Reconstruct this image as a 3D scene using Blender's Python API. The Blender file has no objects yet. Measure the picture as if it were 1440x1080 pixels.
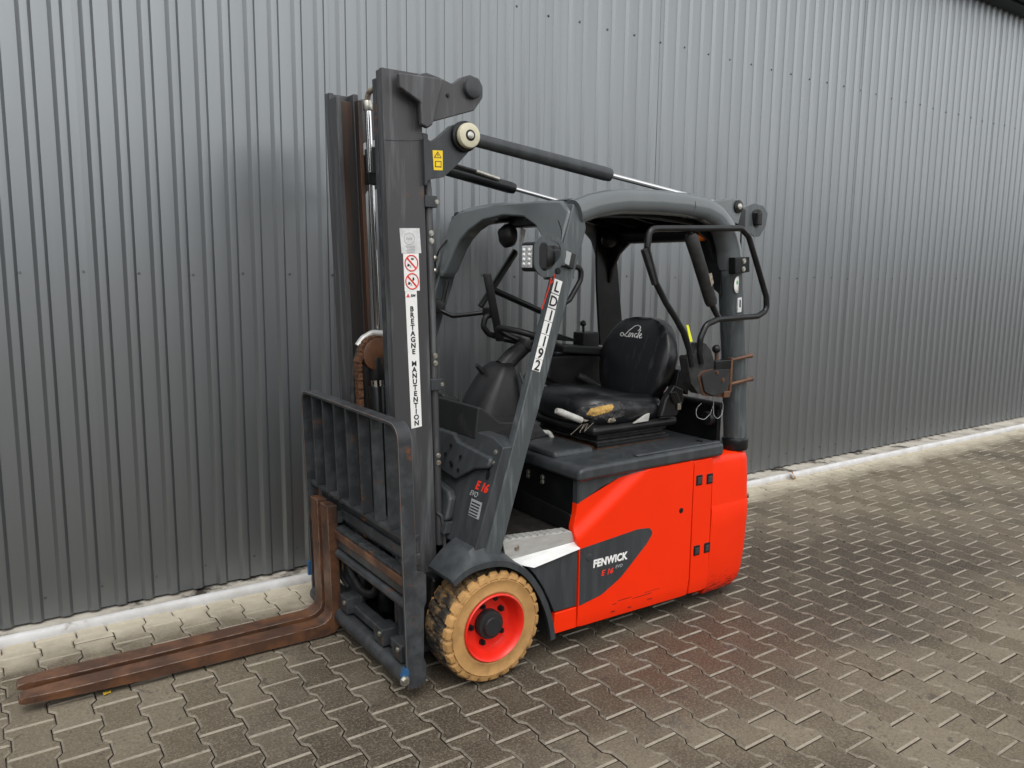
import bpy, bmesh, math, random
from mathutils import Vector, Matrix, noise as mnoise
random.seed(7)
scene = bpy.context.scene
col = scene.collection

# ---------------------------------------------------------------- camera
CAM_Z = 1.6016
YAW, PITCH, ROLL = 0.60705, -0.14210, 0.01114
fw = Vector((math.sin(YAW)*math.cos(PITCH), math.cos(YAW)*math.cos(PITCH), math.sin(PITCH)))
rt0 = Vector((math.cos(YAW), -math.sin(YAW), 0)); up0 = rt0.cross(fw)
rt = math.cos(ROLL)*rt0 + math.sin(ROLL)*up0
up = -math.sin(ROLL)*rt0 + math.cos(ROLL)*up0
cd = bpy.data.cameras.new('camera'); cam = bpy.data.objects.new('camera', cd); col.objects.link(cam)
cam.matrix_world = Matrix(((rt.x, up.x, -fw.x, 0), (rt.y, up.y, -fw.y, 0), (rt.z, up.z, -fw.z, CAM_Z), (0, 0, 0, 1)))
cd.sensor_width = 36; cd.sensor_fit = 'HORIZONTAL'; cd.lens = 1105.44/1440*36
cd.clip_start = 0.05; cd.clip_end = 500
scene.camera = cam

# ---------------------------------------------------------------- sky, sun, exposure
SUN_EL, SUN_AZ = math.radians(58), math.radians(205)     # azimuth clockwise from +Y
world = bpy.data.worlds.new('World'); scene.world = world; world.use_nodes = True
wn = world.node_tree.nodes; wl = world.node_tree.links
for n in list(wn): wn.remove(n)
sky = wn.new('ShaderNodeTexSky'); sky.sky_type = 'NISHITA'; sky.sun_disc = False
sky.sun_elevation = SUN_EL; sky.sun_rotation = SUN_AZ; sky.dust_density = 1.0; sky.air_density = 1.0; sky.ozone_density = 1.0
hs = wn.new('ShaderNodeHueSaturation'); hs.inputs['Saturation'].default_value = 0.06
bg = wn.new('ShaderNodeBackground'); bg.inputs['Strength'].default_value = 0.15
wo = wn.new('ShaderNodeOutputWorld')
wl.new(sky.outputs[0], hs.inputs['Color']); wl.new(hs.outputs[0], bg.inputs['Color']); wl.new(bg.outputs[0], wo.inputs['Surface'])
sd = bpy.data.lights.new('sun', 'SUN'); sun = bpy.data.objects.new('sun', sd); col.objects.link(sun)
sd.energy = 0.6; sd.angle = math.radians(35); sd.color = (1.0, 0.97, 0.93)
sdir = Vector((math.sin(SUN_AZ)*math.cos(SUN_EL), math.cos(SUN_AZ)*math.cos(SUN_EL), math.sin(SUN_EL)))
sun.rotation_euler = sdir.to_track_quat('Z', 'Y').to_euler(); sun.location = (0, -6, 12)
scene.view_settings.view_transform = 'Standard'; scene.view_settings.look = 'None'
scene.view_settings.exposure = 1.08; scene.view_settings.gamma = 1.0; scene.view_settings.use_curve_mapping = False

# ---------------------------------------------------------------- materials
def mat(name, c1, c2=None, rough=0.5, metal=0.0, scale=6.0, stretch=(1, 1, 1), thr=(0.4, 0.65), bump=0.0, bscale=60.0,
        rvar=0.0, c3=None, scale3=3.0, thr3=(0.55, 0.7), coat=0.0, spec=0.5, detail=6.0, coords='Object'):
    m = bpy.data.materials.new(name); m.use_nodes = True
    nt = m.node_tree; N = nt.nodes; L = nt.links
    p = N['Principled BSDF']
    p.inputs['Roughness'].default_value = rough; p.inputs['Metallic'].default_value = metal
    p.inputs['Specular IOR Level'].default_value = spec
    p.inputs['Coat Weight'].default_value = coat; p.inputs['Coat Roughness'].default_value = 0.12
    p.inputs['Base Color'].default_value = (*c1, 1)
    tc = N.new('ShaderNodeTexCoord'); mp = N.new('ShaderNodeMapping'); mp.inputs['Scale'].default_value = stretch
    L.new(tc.outputs[coords], mp.inputs['Vector'])
    last = None
    if c2 is not None:
        nz = N.new('ShaderNodeTexNoise'); nz.inputs['Scale'].default_value = scale; nz.inputs['Detail'].default_value = detail
        nz.inputs['Roughness'].default_value = 0.62
        L.new(mp.outputs[0], nz.inputs['Vector'])
        rp = N.new('ShaderNodeMapRange'); rp.inputs[1].default_value = thr[0]; rp.inputs[2].default_value = thr[1]
        L.new(nz.outputs['Fac'], rp.inputs[0])
        mx = N.new('ShaderNodeMix'); mx.data_type = 'RGBA'
        mx.inputs[6].default_value = (*c1, 1); mx.inputs[7].default_value = (*c2, 1)
        L.new(rp.outputs[0], mx.inputs[0]); last = mx.outputs[2]
        if rvar:
            rr = N.new('ShaderNodeMapRange'); rr.inputs[3].default_value = rough; rr.inputs[4].default_value = min(1, max(0, rough+rvar))
            L.new(rp.outputs[0], rr.inputs[0]); L.new(rr.outputs[0], p.inputs['Roughness'])
    if c3 is not None:
        nz3 = N.new('ShaderNodeTexNoise'); nz3.inputs['Scale'].default_value = scale3; nz3.inputs['Detail'].default_value = 8
        nz3.inputs['Roughness'].default_value = 0.7
        L.new(tc.outputs[coords], nz3.inputs['Vector'])
        r3 = N.new('ShaderNodeMapRange'); r3.inputs[1].default_value = thr3[0]; r3.inputs[2].default_value = thr3[1]
        L.new(nz3.outputs['Fac'], r3.inputs[0])
        m3 = N.new('ShaderNodeMix'); m3.data_type = 'RGBA'; m3.inputs[6].default_value = (*c1, 1); m3.inputs[7].default_value = (*c3, 1)
        if last is not None: L.new(last, m3.inputs[6])
        L.new(r3.outputs[0], m3.inputs[0]); last = m3.outputs[2]
    if last is not None: L.new(last, p.inputs['Base Color'])
    if bump:
        nb = N.new('ShaderNodeTexNoise'); nb.inputs['Scale'].default_value = bscale; nb.inputs['Detail'].default_value = 4
        L.new(tc.outputs[coords], nb.inputs['Vector'])
        b = N.new('ShaderNodeBump'); b.inputs['Strength'].default_value = bump; b.inputs['Distance'].default_value = 0.004
        L.new(nb.outputs['Fac'], b.inputs['Height']); L.new(b.outputs[0], p.inputs['Normal'])
    return m

M = {}
M['anthracite'] = mat('anthracite_paint', (.036, .040, .043), (.055, .061, .064), .32, scale=13, stretch=(2.2, 2.2, .25), thr=(.42, .72), rvar=.16, bump=.03, bscale=150, c3=(.09, .10, .10), scale3=26, thr3=(.66, .80), spec=.34)
M['pillar'] = mat('pillar_paint', (.058, .067, .071), (.115, .131, .136), .30, scale=24, stretch=(2.5, 2.5, .22), thr=(.50, .74), rvar=.22, bump=.02, bscale=150)
M['mast'] = mat('mast_paint', (.046, .046, .049), (.100, .104, .108), .40, scale=14, stretch=(2.0, 2.0, .16), thr=(.52, .66), rvar=.2, bump=.04, bscale=120, c3=(.10, .05, .03), scale3=5, thr3=(.66, .74))
M['carriage'] = mat('carriage_paint', (.030, .033, .036), (.058, .062, .066), .42, scale=14, stretch=(1, 1, 1), thr=(.45, .65), bump=.05, bscale=90, c3=(.13, .055, .028), scale3=9, thr3=(.60, .68), spec=.34)
M['rust'] = mat('rusty_steel', (.070, .032, .018), (.150, .064, .028), .50, scale=9, stretch=(1, 1, 1), thr=(.42, .66), rvar=-.15, bump=.12, bscale=70, c3=(.035, .02, .015), scale3=7, thr3=(.52, .66))
M['rail_rust'] = mat('rail_rust', (.026, .023, .022), (.062, .029, .016), .45, scale=5, stretch=(4, 4, .35), thr=(.46, .62), bump=.06, bscale=80)
M['roof'] = mat('lit_roof_paint', (.108, .121, .125), (.128, .142, .147), .17, scale=5, stretch=(1.0, 1.0, 1.0), thr=(.40, .75), rvar=.08, bump=.004, bscale=200)  # guard paint made lighter: sky light on upward faces put into the colour
M['red'] = mat('red_paint', (.87, .030, .002), (.81, .026, .002), .36, scale=4, thr=(.3, .7), spec=.25, bump=.006, bscale=220)
M['red_scuffed'] = mat('scuffed_red_paint', (.87, .030, .002), (.81, .026, .002), .38, scale=4, thr=(.3, .7), spec=.25, bump=.01, bscale=200)
M['rim'] = mat('rim_red', (.74, .020, .008), (.62, .018, .008), .38, scale=12, thr=(.45, .7), bump=.05, bscale=80)
M['black'] = mat('black_plastic', (.008, .008, .009), (.018, .018, .018), .42, scale=9, thr=(.45, .7), bump=.04, bscale=200, spec=.34)
M['blackpaint'] = mat('black_paint', (.007, .0075, .008), (.014, .015, .016), .28, scale=10, thr=(.45, .7), bump=.02, bscale=120, spec=.34)
M['dashplastic'] = mat('dash_plastic', (.018, .019, .020), (.042, .041, .040), .5, scale=10, thr=(.5, .72), bump=.06, bscale=260, spec=.34)
M['vinyl'] = mat('seat_vinyl', (.008, .0085, .010), (.045, .047, .05), .33, scale=7, stretch=(1.6, 5, .8), thr=(.56, .72), rvar=.1, bump=.05, bscale=180)
M['rubber'] = mat('dark_rubber', (.013, .013, .013), (.03, .03, .03), .7, scale=20, bump=.1, bscale=150, spec=.34)
M['tyre'] = mat('tan_tyre', (.44, .245, .085), (.33, .18, .06), .72, scale=14, thr=(.4, .65), bump=.12, bscale=120, c3=(.16, .095, .045), scale3=7, thr3=(.58, .78))
M['tread'] = mat('worn_tread', (.27, .165, .07), (.14, .085, .04), .8, scale=12, thr=(.38, .62), bump=.2, bscale=110, c3=(.018, .015, .012), scale3=6, thr3=(.40, .52))
M['chrome'] = mat('chrome', (.75, .75, .75), None, .12, 1.0)
M['zinc'] = mat('zinc_bolt', (.55, .54, .50), (.35, .32, .25), .35, .9, scale=60)
M['silver'] = mat('silver_step', (.50, .50, .48), (.40, .39, .37), .38, .35, scale=18, stretch=(.6, 1, 4), thr=(.35, .7), bump=.04, bscale=140)
M['bright_step'] = mat('bright_step', (.72, .72, .70), (.60, .60, .58), .30, .3, scale=18, stretch=(.6, 1, 4), thr=(.35, .7), bump=.03, bscale=140)
M['white'] = mat('white_vinyl_sticker', (.78, .78, .76), None, .4)
M['offwhite'] = mat('offwhite_sticker', (.62, .63, .63), (.5, .5, .5), .5, scale=40)
M['ink'] = mat('black_ink', (.012, .012, .014), None, .45)
M['red_ink'] = mat('red_ink', (.62, .03, .02), None, .45)
M['lettering_red'] = mat('red_lettering', (.80, .04, .02), None, .45)
M['lettering_white'] = mat('white_lettering', (.80, .80, .78), None, .45)
M['lettering_grey'] = mat('grey_lettering', (.35, .36, .36), None, .45)
M['grey_label'] = mat('grey_label', (.30, .32, .32), None, .5)
M['yellow'] = mat('yellow_sticker', (.80, .55, .01), None, .45)
M['neon'] = mat('neon_yellow_sticker', (.75, .78, .02), None, .45)
M['green'] = mat('green_ink', (.10, .45, .16), None, .5)
M['cream'] = mat('cream_plastic', (.60, .57, .42), (.50, .47, .34), .5, scale=20)
M['lever'] = mat('lever_plastic', (.48, .48, .45), (.36, .35, .32), .5, scale=30)
M['foam'] = mat('yellow_foam', (.52, .33, .10), (.34, .2, .06), .95, scale=40, bump=.6, bscale=90)
M['cracked'] = mat('cracked_vinyl', (.016, .016, .018), (.085, .083, .08), .45, scale=30, thr=(.52, .66), bump=.5, bscale=70)
M['tape'] = mat('frayed_lining', (.30, .26, .20), (.12, .10, .085), .9, scale=60, bump=.4, bscale=120)
M['orange'] = mat('orange_lens', (.75, .17, .01), None, .25)
M['lens'] = mat('lamp_lens', (.55, .57, .58), (.3, .31, .32), .15, scale=80)
M['blue'] = mat('blue_paint', (.02, .085, .20), None, .4)
M['navy'] = mat('navy_paint', (.012, .022, .034), None, .4)
M['worn_edge'] = mat('worn_steel_edge', (.20, .15, .12), (.10, .05, .03), .40, .3, scale=25, thr=(.45, .6))
M['chipped_edge'] = mat('chipped_edge', (.10, .10, .10), (.14, .065, .035), .5, scale=22, thr=(.5, .6))
M['chain'] = mat('rusty_chain', (.060, .028, .014), (.15, .06, .024), .6, scale=60, bump=.3, bscale=120)
M['floor'] = mat('floor_mat', (.012, .011, .010), (.035, .03, .026), .6, scale=25, thr=(.45, .7), bump=.4, bscale=160, spec=.34)
M['leaf'] = mat('dry_leaf', (.42, .19, .06), (.28, .12, .04), .7, scale=50)
M['yleaf'] = mat('yellow_leaf', (.62, .42, .03), None, .6)

# ---------------------------------------------------------------- mesh helpers
def new_obj(name, me, material=None, parent=None, smooth=None):
    o = bpy.data.objects.new(name, me); col.objects.link(o)
    if material is not None: me.materials.append(M[material] if isinstance(material, str) else material)
    if parent is not None: o.parent = parent
    if smooth is not None:
        for p in me.polygons: p.use_smooth = True
        if smooth < 180: me.set_sharp_from_angle(angle=math.radians(smooth))
    return o
def from_bm(name, bm, material=None, parent=None, smooth=35):
    bmesh.ops.recalc_face_normals(bm, faces=bm.faces[:])
    me = bpy.data.meshes.new(name); bm.to_mesh(me); bm.free()
    return new_obj(name, me, material, parent, smooth)
def crisp(o):
    w = o.modifiers.new('weighted_normals', 'WEIGHTED_NORMAL'); w.keep_sharp = True; w.weight = 80
    return o
def bev(bm, w, seg=2, ang=30):
    if w <= 0: return
    es = [e for e in bm.edges if len(e.link_faces) == 2 and e.calc_face_angle(0) > math.radians(ang)]
    return bmesh.ops.bevel(bm, geom=es, offset=w, segments=seg, affect='EDGES', profile=0.5, clamp_overlap=True)['faces']
def add_box(bm, x0, x1, y0, y1, z0, z1, f=None):
    vs = [bm.verts.new(f(x, y, z) if f else (x, y, z)) for x in (x0, x1) for y in (y0, y1) for z in (z0, z1)]
    for q in ((0, 1, 3, 2), (4, 6, 7, 5), (0, 4, 5, 1), (2, 3, 7, 6), (0, 2, 6, 4), (1, 5, 7, 3)):
        bm.faces.new([vs[i] for i in q])
def box(name, x0, x1, y0, y1, z0, z1, material, parent, b=.004, f=None, seg=2):
    bm = bmesh.new(); add_box(bm, x0, x1, y0, y1, z0, z1, f); bmesh.ops.recalc_face_normals(bm, faces=bm.faces[:]); bev(bm, b, seg)
    return crisp(from_bm(name, bm, material, parent, 50))
def add_prism(bm, poly, y0, y1, f=None):
    a = [bm.verts.new(f(x, y0, z) if f else (x, y0, z)) for x, z in poly]
    b = [bm.verts.new(f(x, y1, z) if f else (x, y1, z)) for x, z in poly]
    n = len(poly)
    bm.faces.new(a); bm.faces.new(b[::-1])
    for i in range(n): bm.faces.new((a[i], b[i], b[(i+1) % n], a[(i+1) % n]))
def prism(name, poly, y0, y1, material, parent, b=.003, f=None, seg=2, smooth=35, ang=30):
    """polygon in the x-z plane, thick from y0 to y1"""
    bm = bmesh.new(); add_prism(bm, poly, y0, y1, f); bmesh.ops.recalc_face_normals(bm, faces=bm.faces[:]); bev(bm, b, seg, ang)
    return crisp(from_bm(name, bm, material, parent, 50))
def rounded(pts, r, seg=5, closed=True):
    out = []; n = len(pts)
    for i in range(n):
        p = Vector(pts[i])
        if not closed and i in (0, n-1): out.append(p); continue
        rr = r[i] if isinstance(r, (list, tuple)) else r
        a = Vector(pts[i-1])-p; b = Vector(pts[(i+1) % n])-p
        la, lb = a.length, b.length
        ang = a.angle(b) if la > 0 and lb > 0 else math.pi
        if rr <= 0 or ang > math.radians(176): out.append(p); continue
        t = min(rr/math.tan(ang/2), la*.48, lb*.48)
        p0 = p+a/la*t; p1 = p+b/lb*t
        for k in range(seg+1):
            s = k/seg
            out.append(p0*(1-s)**2 + p*2*s*(1-s) + p1*s*s)
    return out
def add_tube(bm, pts, r, n=12, closed=False, cap=True):
    pts = [Vector(p) for p in pts]; m = len(pts); rings = []
    rad = r if isinstance(r, (list, tuple)) else [r]*m
    t0 = (pts[1]-pts[0]).normalized()
    ref = Vector((0, 0, 1)) if abs(t0.z) < .9 else Vector((1, 0, 0))
    nrm = (ref - t0*ref.dot(t0)).normalized()
    for i in range(m):
        if closed: t = (pts[(i+1) % m]-pts[i-1]).normalized()
        else: t = ((pts[min(i+1, m-1)]-pts[i]).normalized() + (pts[i]-pts[max(i-1, 0)]).normalized()).normalized()
        nrm = (nrm - t*nrm.dot(t)).normalized(); bn = t.cross(nrm)
        rings.append([bm.verts.new(pts[i] + (nrm*math.cos(2*math.pi*k/n) + bn*math.sin(2*math.pi*k/n))*rad[i]) for k in range(n)])
    for i in range(m if closed else m-1):
        A, B = rings[i], rings[(i+1) % m]
        for k in range(n): bm.faces.new((A[k], A[(k+1) % n], B[(k+1) % n], B[k]))
    if cap and not closed: bm.faces.new(rings[0][::-1]); bm.faces.new(rings[-1])
def tube(name, pts, r, material, parent, n=12, rnd=0, closed=False, seg=6, smooth=50):
    if rnd: pts = rounded(pts, rnd, seg, closed)
    bm = bmesh.new(); add_tube(bm, pts, r, n, closed)
    return from_bm(name, bm, material, parent, smooth)
def loft(name, rings, material, parent, cap=True, smooth=40, closed=True):
    bm = bmesh.new(); R = [[bm.verts.new(p) for p in r] for r in rings]; n = len(R[0])
    for i in range(len(R)-1):
        for k in range(n if closed else n-1):
            bm.faces.new((R[i][k], R[i][(k+1) % n], R[i+1][(k+1) % n], R[i+1][k]))
    if cap: bm.faces.new(R[0][::-1]); bm.faces.new(R[-1])
    return from_bm(name, bm, material, parent, smooth)
def lathe_y(name, prof, cx, cz, material, parent, n=64, smooth=40, mod=None):
    """profile of (radius, y) turned about a y axis through (cx, cz)"""
    bm = bmesh.new(); R = []
    for j, (r, y) in enumerate(prof):
        if r < 1e-5: R.append([bm.verts.new((cx, y, cz))]); continue
        R.append([bm.verts.new((cx+(r+(mod(j, 2*math.pi*k/n, y) if mod else 0))*math.cos(2*math.pi*k/n), y, cz+(r+(mod(j, 2*math.pi*k/n, y) if mod else 0))*math.sin(2*math.pi*k/n))) for k in range(n)])
    for i in range(len(R)-1):
        A, B = R[i], R[i+1]
        for k in range(n):
            k2 = (k+1) % n
            if len(A) == 1: bm.faces.new((A[0], B[k2], B[k]))
            elif len(B) == 1: bm.faces.new((A[k], A[k2], B[0]))
            else: bm.faces.new((A[k], A[k2], B[k2], B[k]))
    return from_bm(name, bm, material, parent, smooth)
def cyl(name, p0, p1, r, material, parent, n=16, b=.0):
    bm = bmesh.new(); add_tube(bm, [p0, p1], r, n); bmesh.ops.recalc_face_normals(bm, faces=bm.faces[:]); bev(bm, b, 2, 60)
    return from_bm(name, bm, material, parent, 40)
def bolt(parent, p, axis, r=.008, h=.006, material='zinc', name='bolt'):
    p = Vector(p); axis = Vector(axis).normalized()
    bm = bmesh.new(); add_tube(bm, [p, p+axis*h], r, 6); add_tube(bm, [p-axis*.0005, p+axis*h*.35], r*1.35, 12)
    return from_bm(name, bm, material, parent, 30)
def text(name, s, size, origin, right, upv, material, parent, shear=0.0, bold=0.0, spacing=1.0, align='LEFT', sx=1.0, depth=.0006):
    c = bpy.data.curves.new('txt', 'FONT'); c.body = s; c.size = size; c.shear = shear; c.offset = bold; c.space_character = spacing
    c.align_x = align; c.extrude = depth; c.resolution_u = 3
    t = bpy.data.objects.new('txt', c); col.objects.link(t)
    bpy.context.view_layer.update()
    me = bpy.data.meshes.new_from_object(t.evaluated_get(bpy.context.evaluated_depsgraph_get()))
    bpy.data.objects.remove(t); bpy.data.curves.remove(c)
    R = Vector(right).normalized(); U = Vector(upv); U = (U-R*U.dot(R)).normalized(); Z = R.cross(U); o = Vector(origin)
    for v in me.vertices: v.co = o + R*v.co.x*sx + U*v.co.y + Z*v.co.z
    me.materials.clear(); me.name = name
    return new_obj(name, me, material, parent)
def empty(name, loc=(0, 0, 0)):
    o = bpy.data.objects.new(name, None); col.objects.link(o); o.location = loc; o.empty_display_size = .2
    return o
def tag(o, label=None, cat=None, group=None, kind=None):
    if label: o['label'] = label
    if cat: o['category'] = cat
    if group: o['group'] = group
    if kind: o['kind'] = kind
    return o
def circ(cx, cz, r, n=24, a0=0): return [(cx+r*math.cos(a0+2*math.pi*k/n), cz+r*math.sin(a0+2*math.pi*k/n)) for k in range(n)]

# ================================================================ SETTING: ground and paving
PX, PYL = 0.13836, 0.2
FL, WA = 0.0786, PX-0.0786
LX0, LY0 = 0.0028+0.0786, 3.0727            # a straight joint of the column at LX0
WALL_Y = 3.90
KERB0 = 3.802                                # kerb foot at x = 0
def kerb_y(x): return KERB0 - 0.0142*x
def paver_mat(name, single):
    m = bpy.data.materials.new(name); m.use_nodes = True; N = m.node_tree.nodes; L = m.node_tree.links; p = N['Principled BSDF']
    geo = N.new('ShaderNodeNewGeometry')
    if single: rnd = N.new('ShaderNodeObjectInfo').outputs['Random']
    else: rnd = geo.outputs['Random Per Island']
    def nz(scale, det=6, rough=.6, dist=0):
        n = N.new('ShaderNodeTexNoise'); n.inputs['Scale'].default_value = scale; n.inputs['Detail'].default_value = det; n.inputs['Roughness'].default_value = rough
        n.inputs['Distortion'].default_value = dist
        L.new(geo.outputs['Position'], n.inputs['Vector']); return n.outputs['Fac']
    def rng(s, a, b, c=0, d=1):
        r = N.new('ShaderNodeMapRange'); r.inputs[1].default_value = a; r.inputs[2].default_value = b; r.inputs[3].default_value = c; r.inputs[4].default_value = d
        L.new(s, r.inputs[0]); return r.outputs[0]
    def mix(f, a, b, mode='MIX'):
        x = N.new('ShaderNodeMix'); x.data_type = 'RGBA'; x.blend_type = mode
        if hasattr(f, 'links'): L.new(f, x.inputs[0])
        else: x.inputs[0].default_value = f
        for i, v in ((6, a), (7, b)):
            if hasattr(v, 'links'): L.new(v, x.inputs[i])
            else: x.inputs[i].default_value = (*v, 1)
        return x.outputs[2]
    def math_(op, a, b):
        x = N.new('ShaderNodeMath'); x.operation = op; x.use_clamp = True
        for i, v in enumerate((a, b)):
            if hasattr(v, 'links'): L.new(v, x.inputs[i])
            else: x.inputs[i].default_value = v
        return x.outputs[0]
    base = mix(rnd, (.122, .099, .066), (.200, .171, .124))
    # damp browner patches across the yard
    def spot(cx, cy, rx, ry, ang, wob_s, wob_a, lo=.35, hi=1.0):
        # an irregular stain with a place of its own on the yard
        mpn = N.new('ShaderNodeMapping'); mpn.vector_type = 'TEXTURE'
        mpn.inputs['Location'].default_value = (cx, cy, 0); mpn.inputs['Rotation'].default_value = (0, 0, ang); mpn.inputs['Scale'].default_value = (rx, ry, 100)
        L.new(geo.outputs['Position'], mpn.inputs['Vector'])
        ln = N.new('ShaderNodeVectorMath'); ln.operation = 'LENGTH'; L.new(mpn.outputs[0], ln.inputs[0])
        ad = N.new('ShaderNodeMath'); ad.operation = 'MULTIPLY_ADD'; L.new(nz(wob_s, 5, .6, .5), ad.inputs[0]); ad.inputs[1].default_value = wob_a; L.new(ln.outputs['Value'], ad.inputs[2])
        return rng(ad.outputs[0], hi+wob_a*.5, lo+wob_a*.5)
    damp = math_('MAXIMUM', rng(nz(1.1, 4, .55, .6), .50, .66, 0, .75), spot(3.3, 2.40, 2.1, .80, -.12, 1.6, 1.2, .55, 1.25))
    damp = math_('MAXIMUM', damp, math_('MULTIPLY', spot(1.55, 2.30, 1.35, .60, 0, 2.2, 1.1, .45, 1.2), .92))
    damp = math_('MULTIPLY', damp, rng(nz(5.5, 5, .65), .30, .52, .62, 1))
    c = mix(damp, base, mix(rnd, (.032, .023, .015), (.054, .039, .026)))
    # iron-red stains
    red = math_('MULTIPLY', math_('MAXIMUM', spot(2.45, 2.05, .75, .34, -.15, 3.0, 1.2, .1, 1.1), rng(nz(.85, 5, .6, .3), .62, .74, 0, .5)), .75)
    c = mix(red, c, (.078, .038, .023))
    # dark oil and tyre smudges
    oil = rng(nz(3.6, 5, .65, .4), .60, .74, 0, .65)
    c = mix(oil, c, (.045, .042, .042))
    # fine aggregate and grit
    spk = rng(nz(110, 3, .75), .46, .64)
    c = mix(math_('MULTIPLY', spk, .42), c, (.29, .255, .195))
    dsp = rng(nz(75, 4, .75), .50, .66)
    c = mix(math_('MULTIPLY', dsp, .48), c, (.050, .041, .030))
    blot = rng(nz(13, 3, .6, .8), .635, .70)
    c = mix(math_('MULTIPLY', blot, .55), c, (.040, .036, .034))
    grit = rng(nz(230, 2, .5), .69, .74)
    c = mix(math_('MULTIPLY', grit, .7), c, (.58, .53, .44))
    mot = rng(nz(22, 5, .7), .35, .70, 0, .45)
    c = mix(mot, c, mix(.5, c, (.07, .06, .048)))
    # sandy dry strip along the foot of the wall
    sep = N.new('ShaderNodeSeparateXYZ'); L.new(geo.outputs['Position'], sep.inputs[0])
    yk = N.new('ShaderNodeMath'); yk.operation = 'MULTIPLY_ADD'; L.new(sep.outputs['X'], yk.inputs[0]); yk.inputs[1].default_value = .0142; L.new(sep.outputs['Y'], yk.inputs[2])
    wob = N.new('ShaderNodeMath'); wob.operation = 'MULTIPLY_ADD'; L.new(nz(3.0, 5, .65), wob.inputs[0]); wob.inputs[1].default_value = .5; L.new(yk.outputs[0], wob.inputs[2])
    sand = rng(wob.outputs[0], 3.74, 4.00)
    sandc = mix(nz(14, 6, .7), (.56, .51, .40), (.33, .29, .22))
    c = mix(sand, c, sandc)
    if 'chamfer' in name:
        # paler arrises, broken up by noise and weaker on the zigzag edges
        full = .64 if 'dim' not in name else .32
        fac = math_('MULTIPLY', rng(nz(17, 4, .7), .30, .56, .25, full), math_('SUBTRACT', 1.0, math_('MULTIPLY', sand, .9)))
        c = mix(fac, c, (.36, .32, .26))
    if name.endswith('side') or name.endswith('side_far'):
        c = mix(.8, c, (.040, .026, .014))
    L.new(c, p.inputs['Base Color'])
    ro = math_('SUBTRACT', .86, math_('MULTIPLY', damp, .30)); L.new(ro, p.inputs['Roughness'])
    p.inputs['Specular IOR Level'].default_value = .24
    b = N.new('ShaderNodeBump'); b.inputs['Strength'].default_value = .35; b.inputs['Distance'].default_value = .003
    L.new(nz(140, 6, .75), b.inputs['Height']); L.new(b.outputs[0], p.inputs['Normal'])
    return m
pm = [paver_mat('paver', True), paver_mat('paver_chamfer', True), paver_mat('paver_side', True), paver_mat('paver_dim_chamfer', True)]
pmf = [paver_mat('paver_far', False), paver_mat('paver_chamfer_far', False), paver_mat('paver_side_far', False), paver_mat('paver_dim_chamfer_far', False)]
def paver_outline(d):
    a, b = FL-d, WA-d; h = .1-d
    k = d*.4
    R = [(a, -h), (a, -.062-k), (b, -.038-k), (b, .038+k), (a, .062+k), (a, h)]
    return R + [(-x, y) for x, y in R[::-1]]
def add_paver(bm, cx, cy, dz=0, tilt=(0, 0)):
    rings = []
    for d, z in ((.0020, -.05), (.0020, -.0060), (.0080, 0.0)):
        rings.append([bm.verts.new((cx+x, cy+y, z+dz+tilt[0]*x+tilt[1]*y)) for x, y in paver_outline(d)])
    n = 12
    for i in range(2):
        for k in range(n):
            f = bm.faces.new((rings[i][k], rings[i][(k+1) % n], rings[i+1][(k+1) % n], rings[i+1][k]))
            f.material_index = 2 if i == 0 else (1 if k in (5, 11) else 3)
    f = bm.faces.new(rings[2]); f.material_index = 0
gbm = bmesh.new(); s_ = 150
vs = [gbm.verts.new(p) for p in ((-s_, -s_, -.02), (s_, -s_, -.02), (s_, s_, -.02), (-s_, s_, -.02))]; gbm.faces.new(vs)
ground = from_bm('ground', gbm, mat('sand_bed', (.085, .066, .046), (.13, .11, .08), .9, scale=30, bump=.4, bscale=90), None, None)
tag(ground, kind='structure')
paving = empty('paving'); tag(paving, 'damp grey brown interlocking concrete block paving of the yard', kind='structure')
def project(x, y, z):
    d = Vector((x, y, z-CAM_Z)); w = d.dot(fw)
    if w <= .05: return None
    return 720+1105.44*d.dot(rt)/w, 540-1105.44*d.dot(up)/w, w
spots = []
for i in range(-40, 110):
    cx = LX0+i*PX
    for j in range(-22, 6):
        cy = LY0 + j*PYL + (.1 if i % 2 == 0 else 0.0)
        if cy > kerb_y(cx)+.09: continue
        q = project(cx, cy, 0)
        inside = q is not None and -30 < q[0] < 1470 and q[1] < 1105
        under = (-.1 < cx-1.575 < 1.6 and abs(cy-2.935) < .62)
        spots.append((q[2] if inside and not under else 1e6 + (cx-2)**2+(cy-3)**2, cx, cy))
spots.sort()
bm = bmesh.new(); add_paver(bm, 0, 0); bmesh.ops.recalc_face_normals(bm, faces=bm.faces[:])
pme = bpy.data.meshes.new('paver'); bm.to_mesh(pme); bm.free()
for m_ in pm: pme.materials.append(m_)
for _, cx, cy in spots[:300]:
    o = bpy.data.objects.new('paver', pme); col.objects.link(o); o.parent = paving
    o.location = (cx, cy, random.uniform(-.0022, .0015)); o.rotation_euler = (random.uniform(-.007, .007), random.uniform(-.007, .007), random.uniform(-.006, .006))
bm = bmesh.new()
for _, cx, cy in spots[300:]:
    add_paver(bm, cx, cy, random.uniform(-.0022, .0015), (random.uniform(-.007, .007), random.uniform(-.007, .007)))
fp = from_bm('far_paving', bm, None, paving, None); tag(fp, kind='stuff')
for m_ in pmf: fp.data.materials.append(m_)

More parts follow.
